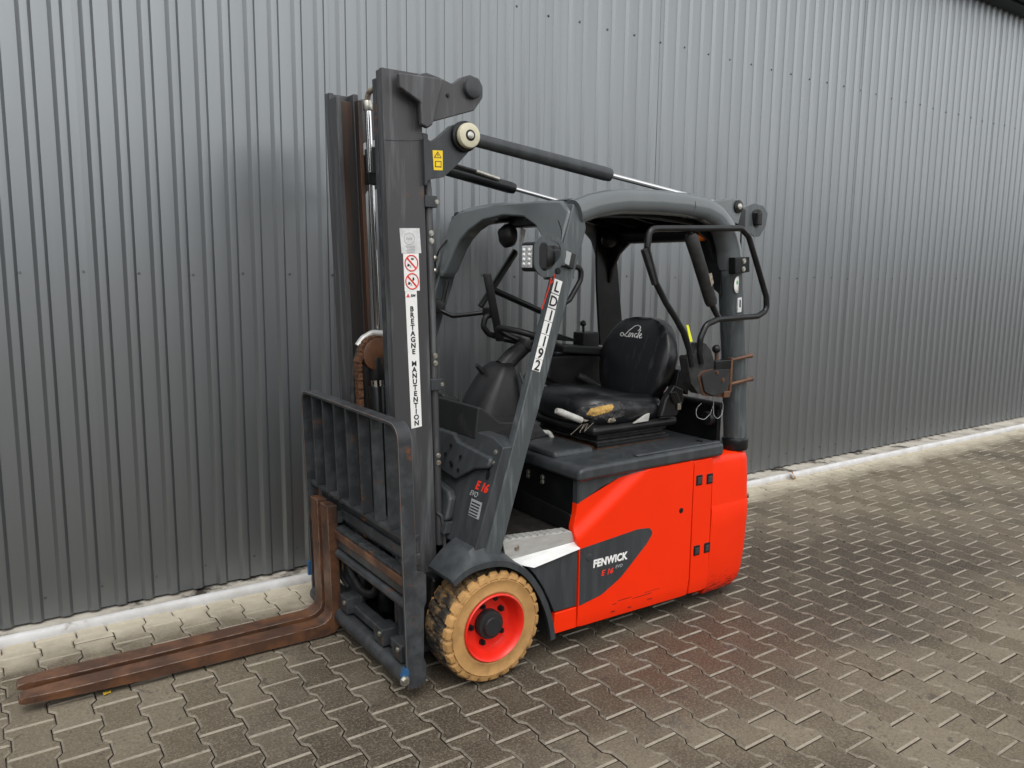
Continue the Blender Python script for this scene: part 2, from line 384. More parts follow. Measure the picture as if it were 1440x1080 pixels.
# kerb along the wall foot
kerb_m = mat('white_kerb', (.56, .56, .56), (.44, .43, .41), .6, scale=7, thr=(.4, .7), bump=.15, bscale=60, c3=(.24, .21, .17), scale3=10, thr3=(.60, .72), coords='Object')
ledge_m = mat('dirty_ledge', (.46, .43, .37), (.30, .27, .23), .8, scale=6, thr=(.4, .65), bump=.4, bscale=40, c3=(.035, .028, .022), scale3=3.2, thr3=(.54, .62))
rings = []
nseg = 420
for k in range(nseg+1):
    x = -4+18*k/nseg; y0 = kerb_y(x); wv = .008*mnoise.noise(Vector((x*1.3, 0, 0)))+.004*mnoise.noise(Vector((x*7, 1, 0)))
    prof = [(y0+.004+wv, -.03), (y0+wv, .010), (y0+.003+wv, .026), (y0+.010+wv, .036), (y0+.020+wv, .040), (y0+.030, .039), (y0+.036, .034), (y0+.038, -.03)]
    rings.append([(x, y, z+.002*mnoise.noise(Vector((x*2, y*9, 3)))) for y, z in prof])
kerb = loft('kerb', rings, kerb_m, None, smooth=50); tag(kerb, kind='structure')
rings = []
for k in range(nseg+1):
    x = -4+18*k/nseg; y0 = kerb_y(x)+.034; b_ = .004*mnoise.noise(Vector((x*3, 5, 0)))
    rings.append([(x, y0, -.03), (x, y0, .033), (x, y0+.018, .031+b_), (x, WALL_Y-.02, .032+b_), (x, WALL_Y+.03, .036), (x, WALL_Y+.03, -.03)])
ledge = loft('wall_footing', rings, ledge_m, None, smooth=50); tag(ledge, kind='structure')

# ================================================================ SETTING: trapezoidal steel cladding
RP = .1138; R0 = .248
wall = empty('metal_clad_wall', (4.0, WALL_Y, 0)); tag(wall, 'dark grey ribbed steel clad wall of the hall behind the forklift', 'wall')
clad = mat('grey_aluminium_cladding', (.248, .263, .271), (.233, .247, .255), .38, .88, scale=1.2, stretch=(6, 1, .25), thr=(.35, .7), rvar=.04, bump=.003, bscale=300)
SHEET = 10*RP; S0 = .44
def clad_profile(x0, x1):
    pts = []
    k = math.floor((x0-R0)/RP)-1
    while R0+k*RP < x1+RP:
        b = R0+k*RP
        for dx, d in ((0, 0), (.0150, .016), (.0225, .0163), (.0400, .0163), (.0425, .016), (.0560, 0)):
            pts.append((b+dx, d))
        pts.append((b+.085, 0.0008))
        k += 1
    out = [(x, d) for x, d in pts if x0 < x < x1]
    return [(x0, .001)] + out + [(x1, 0.001)]
ZT = 4.16
for si in range(-3, 11):
    x0 = S0+si*SHEET; x1 = x0+SHEET+.012
    prof = clad_profile(x0, x1)
    rings = []
    nz_ = 36
    off = random.uniform(0, 9)
    for r in range(nz_+1):
        z = .047+(ZT-.047)*r/nz_
        rings.append([(x-4.0, -d-.0016*(si % 2)-.0012*mnoise.noise(Vector((x*2.1+off, z*.9, si)))-.00035*mnoise.noise(Vector((x*6, z*2.0, si+7))), z) for x, d in prof])
    bm = bmesh.new(); R = [[bm.verts.new(p) for p in r] for r in rings]
    for i in range(len(R)-1):
        for k in range(len(prof)-1): bm.faces.new((R[i][k], R[i][k+1], R[i+1][k+1], R[i+1][k]))
    me = bpy.data.meshes.new('cladding_sheet'); bm.to_mesh(me); bm.free()
    o = new_obj('cladding_sheet', me, clad, wall, 25)
box('wall_core', -12, 10.5, .02, .3, -.03, ZT+.02, M['anthracite'], wall, 0)
# screw heads with sealing washers
bm = bmesh.new()
for k in range(-14, 60):
    for zr in (.151, 1.575, 3.096):
        x = .200+k*.2287+random.uniform(-.006, .006)
        if not -3 < x < 14: continue
        # keep to the pan
        ph = (x-R0) % RP
        if ph < .062: x += .062-ph
        if ph > .108: x -= ph-.108
        z = zr+random.uniform(-.006, .006)
        rs = 1.0 if zr > 2 else .78
        add_tube(bm, [(x-4, .0, z), (x-4, -.003, z)], .0080*rs, 10); add_tube(bm, [(x-4, -.0025, z), (x-4, -.0075, z)], .0050*rs, 6)
scr = from_bm('cladding_screw', bm, mat('painted_screw', (.20, .20, .205), (.07, .07, .07), .35, .7, scale=80), wall, 30); tag(scr, kind='stuff')
eave = box('roof_eave', -12, 12, -.16, .3, ZT-.02, ZT+.10, M['navy'], wall, .004)
box('gutter', -12, 12, -.28, -.161, ZT+.0, ZT+.12, M['blackpaint'], eave, .02)

# the hall across the yard, behind the camera, that the cladding mirrors
hall = empty('opposite_hall', (2, -24, 0)); tag(hall, 'long dark hall across the yard, seen only as a dark reflection in the cladding', 'building')
hm = mat('dark_hall_cladding', (.060, .062, .064), (.045, .047, .05), .7, scale=.6, stretch=(3, 1, .2))
hb_ = box('hall_wall', -32, 38, -6, 0, -.02, 3.6, hm, hall, 0)
for k in range(9): box('hall_door', -27+k*7.2, -23.4+k*7.2, .002, .06, 0, 3.2, 'anthracite', hall, .02)
prism('hall_roof', [(-33, 3.602), (39, 3.602), (39, 3.95), (-33, 3.95)], -7, .6, 'navy', hall, .02)
box('added_hall_wing', -15, -11, 1, 27, -.02, 4.6, hm, hall, .02)  # unseen wing, added to darken what the rib slopes reflect
box('added_hall_wing', 24, 28, 1, 22, -.02, 2.8, hm, hall, .02)  # unseen wing, added likewise; kept low to leave sky in the reflections
box('hall_annex', 6.5, 13.5, -4, .62, 3.952, 6.8, hm, hall, .02)

# ================================================================ FORKLIFT
FK = empty('forklift', (1.575, 2.935, 0))
tag(FK, 'red and anthracite electric three wheeled forklift truck with tan front tyre and lowered forks', 'forklift')
CY = .01                                     # centre line of the truck
YS = -.50                                    # near body side

# ---- chassis and floor
ch_ = box('chassis', .36, 1.40, -.44, .46, .075, .462, 'blackpaint', FK, .01)
box('battery_box', .506, 1.40, -.44, .46, .463, .735, 'blackpaint', ch_, .01)
box('axle_housing', -.14, .36, -.33, .35, .10, .40, 'blackpaint', FK, .02)
box('floor_plate', -.01, .50, -.475, .495, .470, .500, 'floor', FK, .004)
box('inner_arch', -.02, .38, -.345, -.32, .12, .47, 'blackpaint', FK, .004)

# ---- counterweight
CWX = 1.612
def cw_ring(z, ins, xf=1.287):
    x1 = CWX-ins; y0 = YS+ins*.8; y1 = .52-ins*.8; r = .095
    pts = [(xf, y0)]
    for k in range(9):
        a = -math.pi/2 + math.pi/2*k/8; pts.append((x1-r+r*math.cos(a), y0+r+r*math.sin(a)))
    for k in range(9):
        a = math.pi/2*k/8; pts.append((x1-r+r*math.cos(a), y1-r+r*math.sin(a)))
    pts.append((xf, y1))
    return [(x, y, z) for x, y in pts]
cw_sec = [(.048, .055), (.055, .045), (.085, .026), (.14, .014), (.25, .006), (.40, .001), (.485, 0), (.495, .004), (.505, .005), (.62, .008), (.70, .013), (.722, .018), (.736, .026), (.742, .040)]
cw = loft('counterweight', [cw_ring(z, i) for z, i in cw_sec], 'red_scuffed', FK, smooth=38)
cyl('drain_hole', (1.575, -.455, .50), (1.592, -.468, .50), .012, 'rust', cw, 12)

def wear(m, zlo, zhi, amount, stretch):
    # black scrapes low down where the truck has rubbed along things
    N = m.node_tree.nodes; L = m.node_tree.links; p = N['Principled BSDF']
    src = p.inputs['Base Color'].links[0].from_socket
    tc = N.new('ShaderNodeTexCoord'); mp = N.new('ShaderNodeMapping'); mp.inputs['Scale'].default_value = stretch; mp.inputs['Rotation'].default_value = (0, math.radians(4), 0)
    L.new(tc.outputs['Object'], mp.inputs['Vector'])
    nz = N.new('ShaderNodeTexNoise'); nz.inputs['Scale'].default_value = 5; nz.inputs['Detail'].default_value = 7; nz.inputs['Roughness'].default_value = .75
    L.new(mp.outputs[0], nz.inputs['Vector'])
    sx = N.new('ShaderNodeSeparateXYZ'); L.new(tc.outputs['Object'], sx.inputs[0])
    zr = N.new('ShaderNodeMapRange'); zr.inputs[1].default_value = zhi; zr.inputs[2].default_value = zlo; zr.inputs[3].default_value = 0; zr.inputs[4].default_value = amount
    L.new(sx.outputs['Z'], zr.inputs[0])
    ad = N.new('ShaderNodeMath'); L.new(nz.outputs['Fac'], ad.inputs[0]); L.new(zr.outputs[0], ad.inputs[1])
    th = N.new('ShaderNodeMapRange'); th.inputs[1].default_value = .70; th.inputs[2].default_value = .73; L.new(ad.outputs[0], th.inputs[0])
    mx = N.new('ShaderNodeMix'); mx.data_type = 'RGBA'; L.new(th.outputs[0], mx.inputs[0]); L.new(src, mx.inputs[6]); mx.inputs[7].default_value = (.03, .012, .010, 1)
    L.new(mx.outputs[2], p.inputs['Base Color'])
wear(M['red_scuffed'], .06, .22, .20, (4, 4, 40)); wear(M['red'], .08, .20, .075, (2.2, 2.2, 45))
# ---- red side panel with its creased shoulder
def crease(x, z):
    # signed distance above the diagonal shoulder line, smoothed into a step
    x0, z0, x1, z1 = .43, .50, .80, .735
    d = ((x-x0)*(-(z1-z0)) + (z-z0)*(x1-x0))/math.hypot(x1-x0, z1-z0)
    t = min(1, max(0, (d+.028)/.056)); t = t*t*(3-2*t)
    return .022*t
def side_y(x, z):
    y = YS + crease(x, z)
    y += .016*max(0, (.16-z)/.07)**2*.5
    return y
def panel(name, x0, x1, z0, z1, nx, nz, material, depth=.03, r=.006, fy=side_y, shape=None):
    bm = bmesh.new(); G = []
    for i in range(nx+1):
        u = i/nx; row = []
        for j in range(nz+1):
            v = j/nz
            x = x0+(x1-x0)*u; z = z0+(z1-z0)*v
            if shape: x, z = shape(u, v)
            row.append(bm.verts.new((x, fy(x, z), z)))
        G.append(row)
    for i in range(nx):
        for j in range(nz): bm.faces.new((G[i][j], G[i+1][j], G[i+1][j+1], G[i][j+1]))
    edge = [e for e in bm.edges if e.is_boundary]
    ret = bmesh.ops.extrude_edge_only(bm, edges=edge)
    for v in [g for g in ret['geom'] if isinstance(g, bmesh.types.BMVert)]: v.co.y += depth
    bev(bm, r, 3, 50)
    return crisp(from_bm(name, bm, material, FK, 50))
def sp_shape(u, v):
    z0 = .1035-.013*u; z1 = .7405+.004*u
    x0 = .470 - .020*math.exp(-((v-.66)/.09)**2); x1 = 1.146
    return x0+(x1-x0)*u, z0+(z1-z0)*v
sp = panel('side_panel', 0, 1, 0, 1, 56, 52, 'red', shape=sp_shape)
sp.data.materials.append(M['anthracite'])
for p in sp.data.polygons:
    if p.center.x < .486 and p.center.z > .640+.35*(p.center.x-.47): p.material_index = 1
def flat_patch(name, poly, off, material, parent, r=0.0, seg=5, th=.004):
    pts = [(p.x, p.y) for p in rounded([(a, b, 0) for a, b in poly], r, seg)] if r else poly
    bm = bmesh.new(); vs = [bm.verts.new((x, 0, z)) for x, z in pts]; f = bm.faces.new(vs)
    bmesh.ops.triangulate(bm, faces=[f])
    for _ in range(3):
        es = [e for e in bm.edges if e.calc_length() > .03]
        if es: bmesh.ops.subdivide_edges(bm, edges=es, cuts=1); bmesh.ops.triangulate(bm, faces=bm.faces[:])
    for v in bm.verts: v.co.y = side_y(v.co.x, v.co.z)-off
    ret = bmesh.ops.extrude_edge_only(bm, edges=[e for e in bm.edges if e.is_boundary])
    for v in [g for g in ret['geom'] if isinstance(g, bmesh.types.BMVert)]: v.co.y += th
    return from_bm(name, bm, material, parent, 40)
pi = flat_patch('panel_insert', [(.474, .452), (.60, .462), (.80, .478), (.875, .472), (.898, .445), (.86, .40), (.707, .274), (.60, .222), (.474, .200)], .0015, 'anthracite', sp, [0, 0, .05, .03, .03, .1, .2, .1, 0])
ti = flat_patch('shoulder_insert', [(.474, .736), (.474, .645), (.52, .662), (.60, .695), (.70, .722), (.845, .742), (.72, .7405)], .0015, 'anthracite', sp, 0)
XR, ZU = (1, 0, 0), (0, 0, 1)
text('lettering', 'FENWICK', .046, (.545, YS-.003, .3555), XR, ZU, 'lettering_white', sp, shear=.08, bold=.0019, sx=.92, spacing=1.06)
text('lettering', 'E 16', .034, (.59, YS-.003, .308), XR, ZU, 'lettering_red', sp, shear=.3, bold=.0004, sx=1.15)
text('lettering', 'EVO', .020, (.672, YS-.003, .325), XR, ZU, 'lettering_grey', sp, shear=.3, sx=1.1)
cyl('cap', (.523, YS-.004, .405), (.523, YS+.01, .405), .017, 'anthracite', sp, 20, .002)
cyl('lock', (1.075, YS-.0015, .518), (1.075, YS+.01, .518), .013, 'blackpaint', sp, 20, .001)
for k in range(9):
    x = .60+.30*random.random(); l = random.uniform(.03, .14) if k < 4 else random.uniform(.008, .03)
    z = .168-.02*(x-.6)+random.uniform(-.006, .006)-(.0 if k < 4 else random.random()*.05)
    box('scratch', x, x+l, YS-.0006, YS+.004, z, z+random.uniform(.0012, .003), 'ink', sp, 0)
# ---- service strip with four lashing pockets
ss = panel('service_strip', 0, 1, 0, 1, 6, 30, 'red', shape=lambda u, v: (1.154+u*.124+(.004*(1-v)), .0895+v*.652), fy=lambda x, z: YS+.002+.016*max(0, (.16-z)/.07)**2*.5)
for x, z in ((1.190, .645), (1.262, .642), (1.194, .302), (1.266, .302)):
    pk = prism('pocket', [(x-.021, z-.025), (x+.021, z-.025), (x+.021, z+.025), (x-.021, z+.025)], YS-.001, YS+.012, 'blackpaint', ss, .003)
    prism('pocket_plug', [(x-.013, z-.017), (x+.014, z-.017), (x+.014, z+.014), (x-.013, z+.014)], YS-.0035, YS+.005, 'anthracite', pk, .002)
# ---- lower front panels behind the wheel arch
wx, wz, WR = .032, .2265, .2265
arch = [(.345, .202), (.318, .262), (.285, .325), (.245, .385), (.215, .418)]
prism('front_side_panel', [(.464, .202)] + arch + [(.245, .428), (.464, .457)], YS+.003, YS+.03, 'anthracite', FK, .004)
prism('lower_red_panel', [(.464, .105), (.464, .197), (.348, .197), (.338, .106)], YS+.002, YS+.03, 'red', FK, .004)
# ---- silver entry step
YP = YS+.024
st = prism('entry_step', [(.096, .553), (.116, .466), (.466, .481), (.447, .522), (.44, .5275)], YP, YP+.012, 'silver', FK, .0015)
bm = bmesh.new()
tp_ = [(.112+.355*k/10, YP+.002, .467+.0135*k/10) for k in range(11)]
lo_ = [(.128+.341*k/10 if k else .118, YS-.007, max(.4235, .463-.04*min(1, k/3))+.032*max(0, k-3)/7) for k in range(11)]
in_ = [(p[0], YS+.02, p[2]-.004) for p in lo_]
R3 = [[bm.verts.new(p) for p in r] for r in (tp_, lo_, in_)]
for a in range(2):
    for k in range(10): bm.faces.new((R3[a][k], R3[a][k+1], R3[a+1][k+1], R3[a+1][k]))
from_bm('step_lip', bm, 'bright_step', st, 30)
box('step_top', .098, .443, YP+.001, YP+.06, -.002, .004, 'silver', st, .001, f=lambda x, y, z: (x, y, .5490-.0725*(x-.092)+z))
for k in range(10):
    x = .106+k*.034; zt = .5520-.0725*(x-.092); box('tread_tooth', x, x+.018, YP+.002, YP+.05, zt-.004, zt+.0045, 'silver', st, .001)
bolt(st, (.165, YP, .510), (0, -1, 0), .009, .004)
# ---- fenders
def fender(side):
    yo, yi = ((-.523, -.335) if side < 0 else (.543, .355))
    pth = [(-.158, .452), (-.10, .484), (-.03, .497), (.05, .492), (.115, .470), (.18, .425), (.235, .360), (.275, .290), (.305, .215), (.322, .150), (.330, .100)]
    pth = [Vector((a, b)) for a, b in pth]
    fine = []
    for i in range(len(pth)-1):
        for k in range(4):
            t = k/4; p0 = pth[max(0, i-1)]; p1 = pth[i]; p2 = pth[i+1]; p3 = pth[min(len(pth)-1, i+2)]
            fine.append(.5*((2*p1)+(-p0+p2)*t+(2*p0-5*p1+4*p2-p3)*t*t+(-p0+3*p1-3*p2+p3)*t**3))
    fine.append(pth[-1])
    rings = []
    for i, p in enumerate(fine):
        t = (fine[min(i+1, len(fine)-1)]-fine[max(i-1, 0)]).normalized(); n = Vector((-t.y, t.x))
        if n.y < 0 and i < 5: n = -n
        lip = .020
        out = p+n*.004; inn = p-n*lip
        rise = .055*max(0, min(1, (p.x+.16)/.14)) if p.x < .02 else max(0, .055-(p.x-.02)*.4)
        hi = p+Vector((0, rise))
        s = 1 if side < 0 else -1
        rings.append([(inn.x, yo, inn.y), (out.x, yo, out.y), (out.x+.0, yo+s*.012, out.y+.006), (hi.x, yo+s*.05, hi.y+.006), (hi.x, yi, hi.y+.006), (hi.x, yi, hi.y-.004), (p.x, yo+s*.05, p.y-.006), (inn.x, yo+s*.014, inn.y)])
    return loft('fender', rings, 'anthracite', FK, smooth=40)
fender(-1); fender(1)

# ---- wheels
def wheel(name, cx, cz, yo, R, width, side=-1, full=True):
    """side -1: outer face looks to -y"""
    rim_prof = [(R*.60, .010), (R*.605, -.004), (R*.585, -.008), (R*.555, -.002), (R*.53, .020), (R*.50, .046), (R*.46, .058), (R*.36, .060), (R*.22, .060), (R*.20, .058), (0.00001, .058)]
    w = lathe_y('wheel', [(r, yo-side*y) for r, y in rim_prof], cx, cz, 'rim', FK, 64)
    NL = 26
    sec = [(R*.60, .02), (R*.605, .003), (R*.64, -.001), (R*.70, .003), (R*.80, .0005), (R*.845, -.003), (R*.860, .004), (R*.872, -.001), (R*.945, .003), (R*.965, .010), (R*.985, .020), (R, .034), (R*1.002, .060)]
    prof = [(r, yo-side*y) for r, y in sec] + [(R*1.003, yo-side*width*.5)] + [(r, yo-side*(width-y)) for r, y in sec[::-1]]
    half = len(sec)
    def mod(j, a, y):
        d = abs((y-(yo-side*width*.5)))/(width*.5)
        jj = j if j < half else len(prof)-1-j
        if jj < 6: return 0
        ph = (a*NL/(2*math.pi) + .55*(1-d)*(1 if (y-(yo-side*width*.5))*side > 0 else -1) + (0 if j < half else .5)) % 1
        g = .24
        dep = .011 if jj >= 9 else (.010 if jj >= 7 else .003)
        return -dep if ph < g else 0
    ty = lathe_y('tyre', prof, cx, cz, 'tyre', w, NL*10, smooth=28, mod=mod)
    ty.data.materials.append(M['tread'])
    yc = yo-side*width*.5
    for p in ty.data.polygons:
        c = p.center
        if abs(c.y-yc) < width*.5-.020: p.material_index = 1
    hub = lathe_y('hub', [(R*.255, yo-side*.058), (R*.255, yo-side*.030), (R*.24, yo-side*.024), (R*.175, yo-side*.022), (R*.17, yo-side*.012), (R*.155, yo-side*.008), (0.00001, yo-side*.008)], cx, cz, 'dashplastic', w, 40)
    for k in range(5):
        a = math.radians(72*k+18+90)
        x, z = cx+.345*R*math.cos(a), cz+.345*R*math.sin(a)
        bm = bmesh.new(); add_tube(bm, [(x, yo-side*.060, z), (x, yo-side*.046, z)], .0125, 6); add_tube(bm, [(x, yo-side*.060, z), (x, yo-side*.036, z)], .006, 8)
        from_bm('wheel_nut', bm, 'blackpaint', w, 30)
    a = math.radians(68); cyl('valve_slot', (cx+.44*R*math.cos(a), yo-side*.062, cz+.44*R*math.sin(a)), (cx+.44*R*math.cos(a), yo-side*.050, cz+.44*R*math.sin(a)), .010, 'blackpaint', w, 10)
    return w
wheel('wheel', wx, wz, -.523, WR, .172, -1)
wheel('wheel', wx, wz, .543, WR, .172, 1)
for y in (-.14, .16): wheel('wheel', 1.36, .19, y-.06 if y < 0 else y+.06, .19, .12, -1 if y < 0 else 1)

# ---- hood (seat deck) and seat box front
hood = prism('hood', rounded([(.455, 0, .742), (1.352, 0, .745), (1.352, 0, .806), (.480, 0, .798), (.455, 0, .780)], 0) and [(.452, .742), (1.350, .744), (1.350, .806), (.490, .800), (.458, .788)], -.505, .525, 'anthracite', FK, .020, seg=4, ang=20)
sbp = box('seat_box_front', .478, .50, -.462, .48, .49, .745, 'blackpaint', FK, .004)
prism('seat_box_pocket', [(p.x, p.y) for p in rounded([(-.44, .505, 0), (-.03, .505, 0), (-.03, .60, 0), (-.44, .585, 0)], .03)], 0, .006, 'black', sbp, .003, f=lambda a, b, c: (.4715+b, a, c))
for y, z in ((-.118, .702), (-.118, .682), (-.225, .700), (-.225, .678)): bolt(sbp, (.478, y, z), (-1, 0, 0), .009, .008)
box('rear_deck', 1.30, 1.52, -.40, .42, .735, .785, 'anthracite', FK, .01)
box('hood_front_hump', .485, .715, -.30, .44, .780, .826, 'anthracite', hood, .022, seg=4)
box('hood_ridge', .80, 1.345, -.485, -.455, .800, .812, 'anthracite', hood, .006)
for y in (-.43, -.41): cyl('hood_button', (1.27, y, .80), (1.27, y, .811), .008, 'blackpaint', hood, 10)

# ---- bulkhead: front wall of the cab, leaning back with the pillars
def BH(a, b, c): return (-.034+.327*(c-.553)+b, a, c)
bh = prism('bulkhead', [(-.484, .53), (.502, .53), (.502, .955), (-.40, .955), (-.484, .93)], 0, .06, 'anthracite', FK, .006, f=BH)
prism('bulkhead_upper_shell', rounded([(.40, .93, 0), (-.14, .93, 0), (-.19, .905, 0), (-.32, .895, 0), (-.452, .885, 0), (-.452, .845, 0), (-.36, .825, 0), (-.25, .762, 0), (-.10, .775, 0), (.40, .775, 0)], .02) and [(p.x, p.y) for p in rounded([(.40, .93, 0), (-.14, .93, 0), (-.19, .905, 0), (-.32, .895, 0), (-.452, .885, 0), (-.452, .845, 0), (-.36, .825, 0), (-.25, .762, 0), (-.10, .775, 0), (.40, .775, 0)], .02)], -.024, .002, 'anthracite', bh, .010, f=BH, seg=3)
prism('bulkhead_lower_shell', [(p.x, p.y) for p in rounded([(.40, .735, 0), (-.10, .735, 0), (-.24, .715, 0), (-.27, .69, 0), (-.285, .60, 0), (.40, .60, 0)], .02)], -.036, .002, 'anthracite', bh, .012, f=BH, seg=3)
box('bulkhead_flange', -.29, .4, -.010, .02, .555, .60, 'anthracite', bh, .002, f=lambda a, b, c: BH(a, b-.02, c))
for y in (-.17, -.235): bolt(bh, BH(y, -.030, .583), (-1, 0, .3), .008, .006)
for y, z in ((-.17, .885), (-.145, .845), (-.26, .855), (-.20, .822), (-.215, .815), (-.27, .805)): bolt(bh, BH(y, -.033, z), (-1, 0, .3), .006, .004, 'blackpaint')
for z in (.905, .865): bolt(bh, BH(-.445, -.001, z), (-1, 0, .3), .008, .005)
def bh_frame(y, z, off=-.0015): return BH(y, off, z)
BHR, BHU = (0, -1, 0), (.327, 0, 1)
text('lettering', 'E 16', .048, bh_frame(-.375, .752), BHR, BHU, 'lettering_red', bh, shear=.25, bold=.0016, sx=1.0)
text('lettering', 'EVO', .030, bh_frame(-.350, .722), BHR, BHU, 'lettering_grey', bh, shear=.25, sx=.95)
lb = prism('data_label', [(-.372, .712), (-.448, .712), (-.455, .650), (-.379, .650)], -.0012, .001, 'grey_label', bh, 0, f=BH)
for k in range(5):
    prism('label_line', [(-.380, .703-k*.011), (-.440, .703-k*.011), (-.440, .698-k*.011), (-.380, .698-k*.011)], -.0020, -.0013, 'ink', lb, 0, f=BH)
prism('oval_grommet', [(-.437+.012*math.cos(t*.4), .822+.024*math.sin(t*.4)) for t in range(16)], -.003, .002, 'blackpaint', bh, .001, f=BH)

# ---- dashboard, column, steering wheel
dsh = prism('dashboard', [(.085, .925), (.36, .885), (.46, .90), (.40, .965), (.21, .985), (.115, 1.055), (.100, 1.055)], -.285, .47, 'dashplastic', FK, .010)
for k in range(9): prism('vent_slot', [(.175+k*.026, .950-k*.003), (.193+k*.026, .947-k*.003), (.193+k*.026, .936-k*.003), (.175+k*.026, .939-k*.003)], -.2862, -.284, 'ink', dsh, 0)
prism('dash_hump', [(.095, .93), (.20, .935), (.20, 1.04), (.11, 1.075)], .02, .48, 'dashplastic', dsh, .012)
rings = []
for z, cx, hx, hy in ((.925, .340, .150, .140), (1.00, .348, .128, .132), (1.07, .362, .102, .12), (1.13, .378, .076, .105), (1.175, .392, .054, .085), (1.195, .40, .036, .055)):
    rings.append([(cx+hx*math.copysign(abs(math.cos(t))**.75, math.cos(t)), hy*math.copysign(abs(math.sin(t))**.75, math.sin(t)), z) for t in [2*math.pi*k/40 for k in range(40)]])
cowl = loft('column_cowl', rings, 'black', FK, smooth=50)
tube('cowl_trim', [(.475, -.10, .93), (.465, -.125, 1.02), (.44, -.13, 1.10), (.425, -.11, 1.16)], .006, 'anthracite', cowl, 8, .05)
cyl('ignition', (.455, -.115, 1.135), (.462, -.135, 1.14), .014, 'ink', cowl, 14)
tube('steering_column', [(.41, 0, 1.17), (.47, 0, 1.222), (.535, 0, 1.262)], [.042, .040, .034], 'black', FK, 16)
sw_c = Vector((.548, .0, 1.262)); swn = Vector((.34, 0, .94)).normalized(); swx = Vector((.94, 0, -.34))
swp = [sw_c+swx*.152*math.cos(2*math.pi*k/48)+Vector((0, 1, 0))*.152*math.sin(2*math.pi*k/48)+swn*.035 for k in range(48)]
sw = tube('steering_wheel', swp, .0145, 'black', FK, 12, closed=True)
for a in (20, 140, 260):
    t = math.radians(a); d = swx*math.cos(t)+Vector((0, 1, 0))*math.sin(t); tube('spoke', [sw_c+swn*.01, sw_c+d*.09+swn*.02, sw_c+d*.15+swn*.035], .010, 'black', sw, 8, .05)
cyl('steering_boss', sw_c-swn*.02, sw_c+swn*.026, .05, 'black', sw, 24, .008)
tube('direction_stalk', [(.345, .01, 1.125), (.315, .02, 1.155), (.285, .02, 1.185)], [.008, .013, .010], 'black', FK, 10)
box('emergency_button', .165, .19, -.13, -.11, .985, 1.025, 'lettering_red', FK, .008)

# ---- seat
SC = -.05
def sup(c, hx, hy, z, e=.5, n=48, off=0):
    return [(c+hx*math.copysign(abs(math.cos(t))**e, math.cos(t)), SC+hy*math.copysign(abs(math.sin(t))**e, math.sin(t)), z+off*math.cos(t)) for t in [2*math.pi*k/n for k in range(n)]]
ssu = box('seat_suspension', .742, 1.20, SC-.235, SC+.235, .792, .812, 'rust', FK, .004)
box('suspension_rail', .735, 1.19, SC-.245, SC-.215, .812, .828, 'blackpaint', ssu, .003)
bm = bmesh.new()
for z0, ins in ((.826, .018), (.841, .03), (.856, .018)): add_box(bm, .725+ins, 1.20-ins, SC-.25+ins, SC+.25-ins, z0, z0+.013)
bmesh.ops.recalc_face_normals(bm, faces=bm.faces[:]); bev(bm, .005, 2); from_bm('suspension_bellows', bm, 'rubber', ssu)
tray = box('seat_tray', .695, 1.235, SC-.262, SC+.262, .872, .915, 'black', FK, .02, seg=3)
rings = [sup(.955, .24, .225, .905, .55), sup(.950, .262, .250, .920, .55, off=.006), sup(.946, .276, .264, .950, .62, off=-.006), sup(.946, .278, .265, .985, .66, off=-.014), sup(.952, .264, .248, 1.018, .7, off=-.022), sup(.960, .22, .205, 1.036, .75, off=-.028), sup(.965, .13, .12, 1.036, .8, off=-.025)]
cush = loft('seat_cushion', rings, 'vinyl', FK, smooth=70)
# worn corner: foam showing through torn vinyl, frayed lining
def blob(name, c, r, material, parent, seed, amp=.35, n=3):
    bm = bmesh.new(); bmesh.ops.create_icosphere(bm, subdivisions=n, radius=1)
    for v in bm.verts:
        d = 1+amp*mnoise.noise(v.co*1.8+Vector((seed, 0, 0)))
        v.co = Vector((c[0]+v.co.x*r[0]*d, c[1]+v.co.y*r[1]*d, c[2]+v.co.z*r[2]*d))
    return from_bm(name, bm, material, parent, 60)
from mathutils.bvhtree import BVHTree
cbvh = BVHTree.FromPolygons([v.co for v in cush.data.vertices], [list(p.vertices) for p in cush.data.polygons])
def cush_patch(name, poly, off, material, seed, rough=.004):
    pts = rounded([(a, b, 0) for a, b in poly], .012, 3); bm = bmesh.new()
    vs = [bm.verts.new((p.x+.006*mnoise.noise(Vector((p.x*60, p.y*60, seed))), 0, p.y+.006*mnoise.noise(Vector((p.x*60, p.y*60, seed+5))))) for p in pts]
    bmesh.ops.triangulate(bm, faces=[bm.faces.new(vs)])
    for _ in range(4):
        es = [e for e in bm.edges if e.calc_length() > .010]
        if es: bmesh.ops.subdivide_edges(bm, edges=es, cuts=1); bmesh.ops.triangulate(bm, faces=bm.faces[:])
    edge = {v for e in bm.edges if e.is_boundary for v in e.verts}
    for v in bm.verts:
        h, n_, _, _ = cbvh.ray_cast(Vector((v.co.x, -1, v.co.z)), Vector((0, 1, 0)))
        if h is None: h, n_, _, _ = cbvh.find_nearest(Vector((v.co.x, -.32, v.co.z)))
        v.co = h + n_*(-.001 if v in edge else off+rough*mnoise.noise(Vector((v.co.x*70, v.co.z*70, seed))))
    return from_bm(name, bm, material, cush, 60)
cush_patch('torn_vinyl', [(.675, .945), (.695, 1.00), (.76, 1.018), (.86, 1.018), (.90, .985), (.875, .945), (.80, .93), (.72, .935)], .003, 'cracked', 1.0, .004)
cush_patch('exposed_foam', [(.705, .956), (.718, .992), (.76, 1.008), (.822, 1.012), (.812, .992), (.782, .972), (.735, .952)], .008, 'foam', 2.0, .007)
cush_patch('frayed_lining', [(.790, .922), (.795, .950), (.818, .955), (.836, .935), (.822, .920)], .007, 'tape', 4.0, .006)
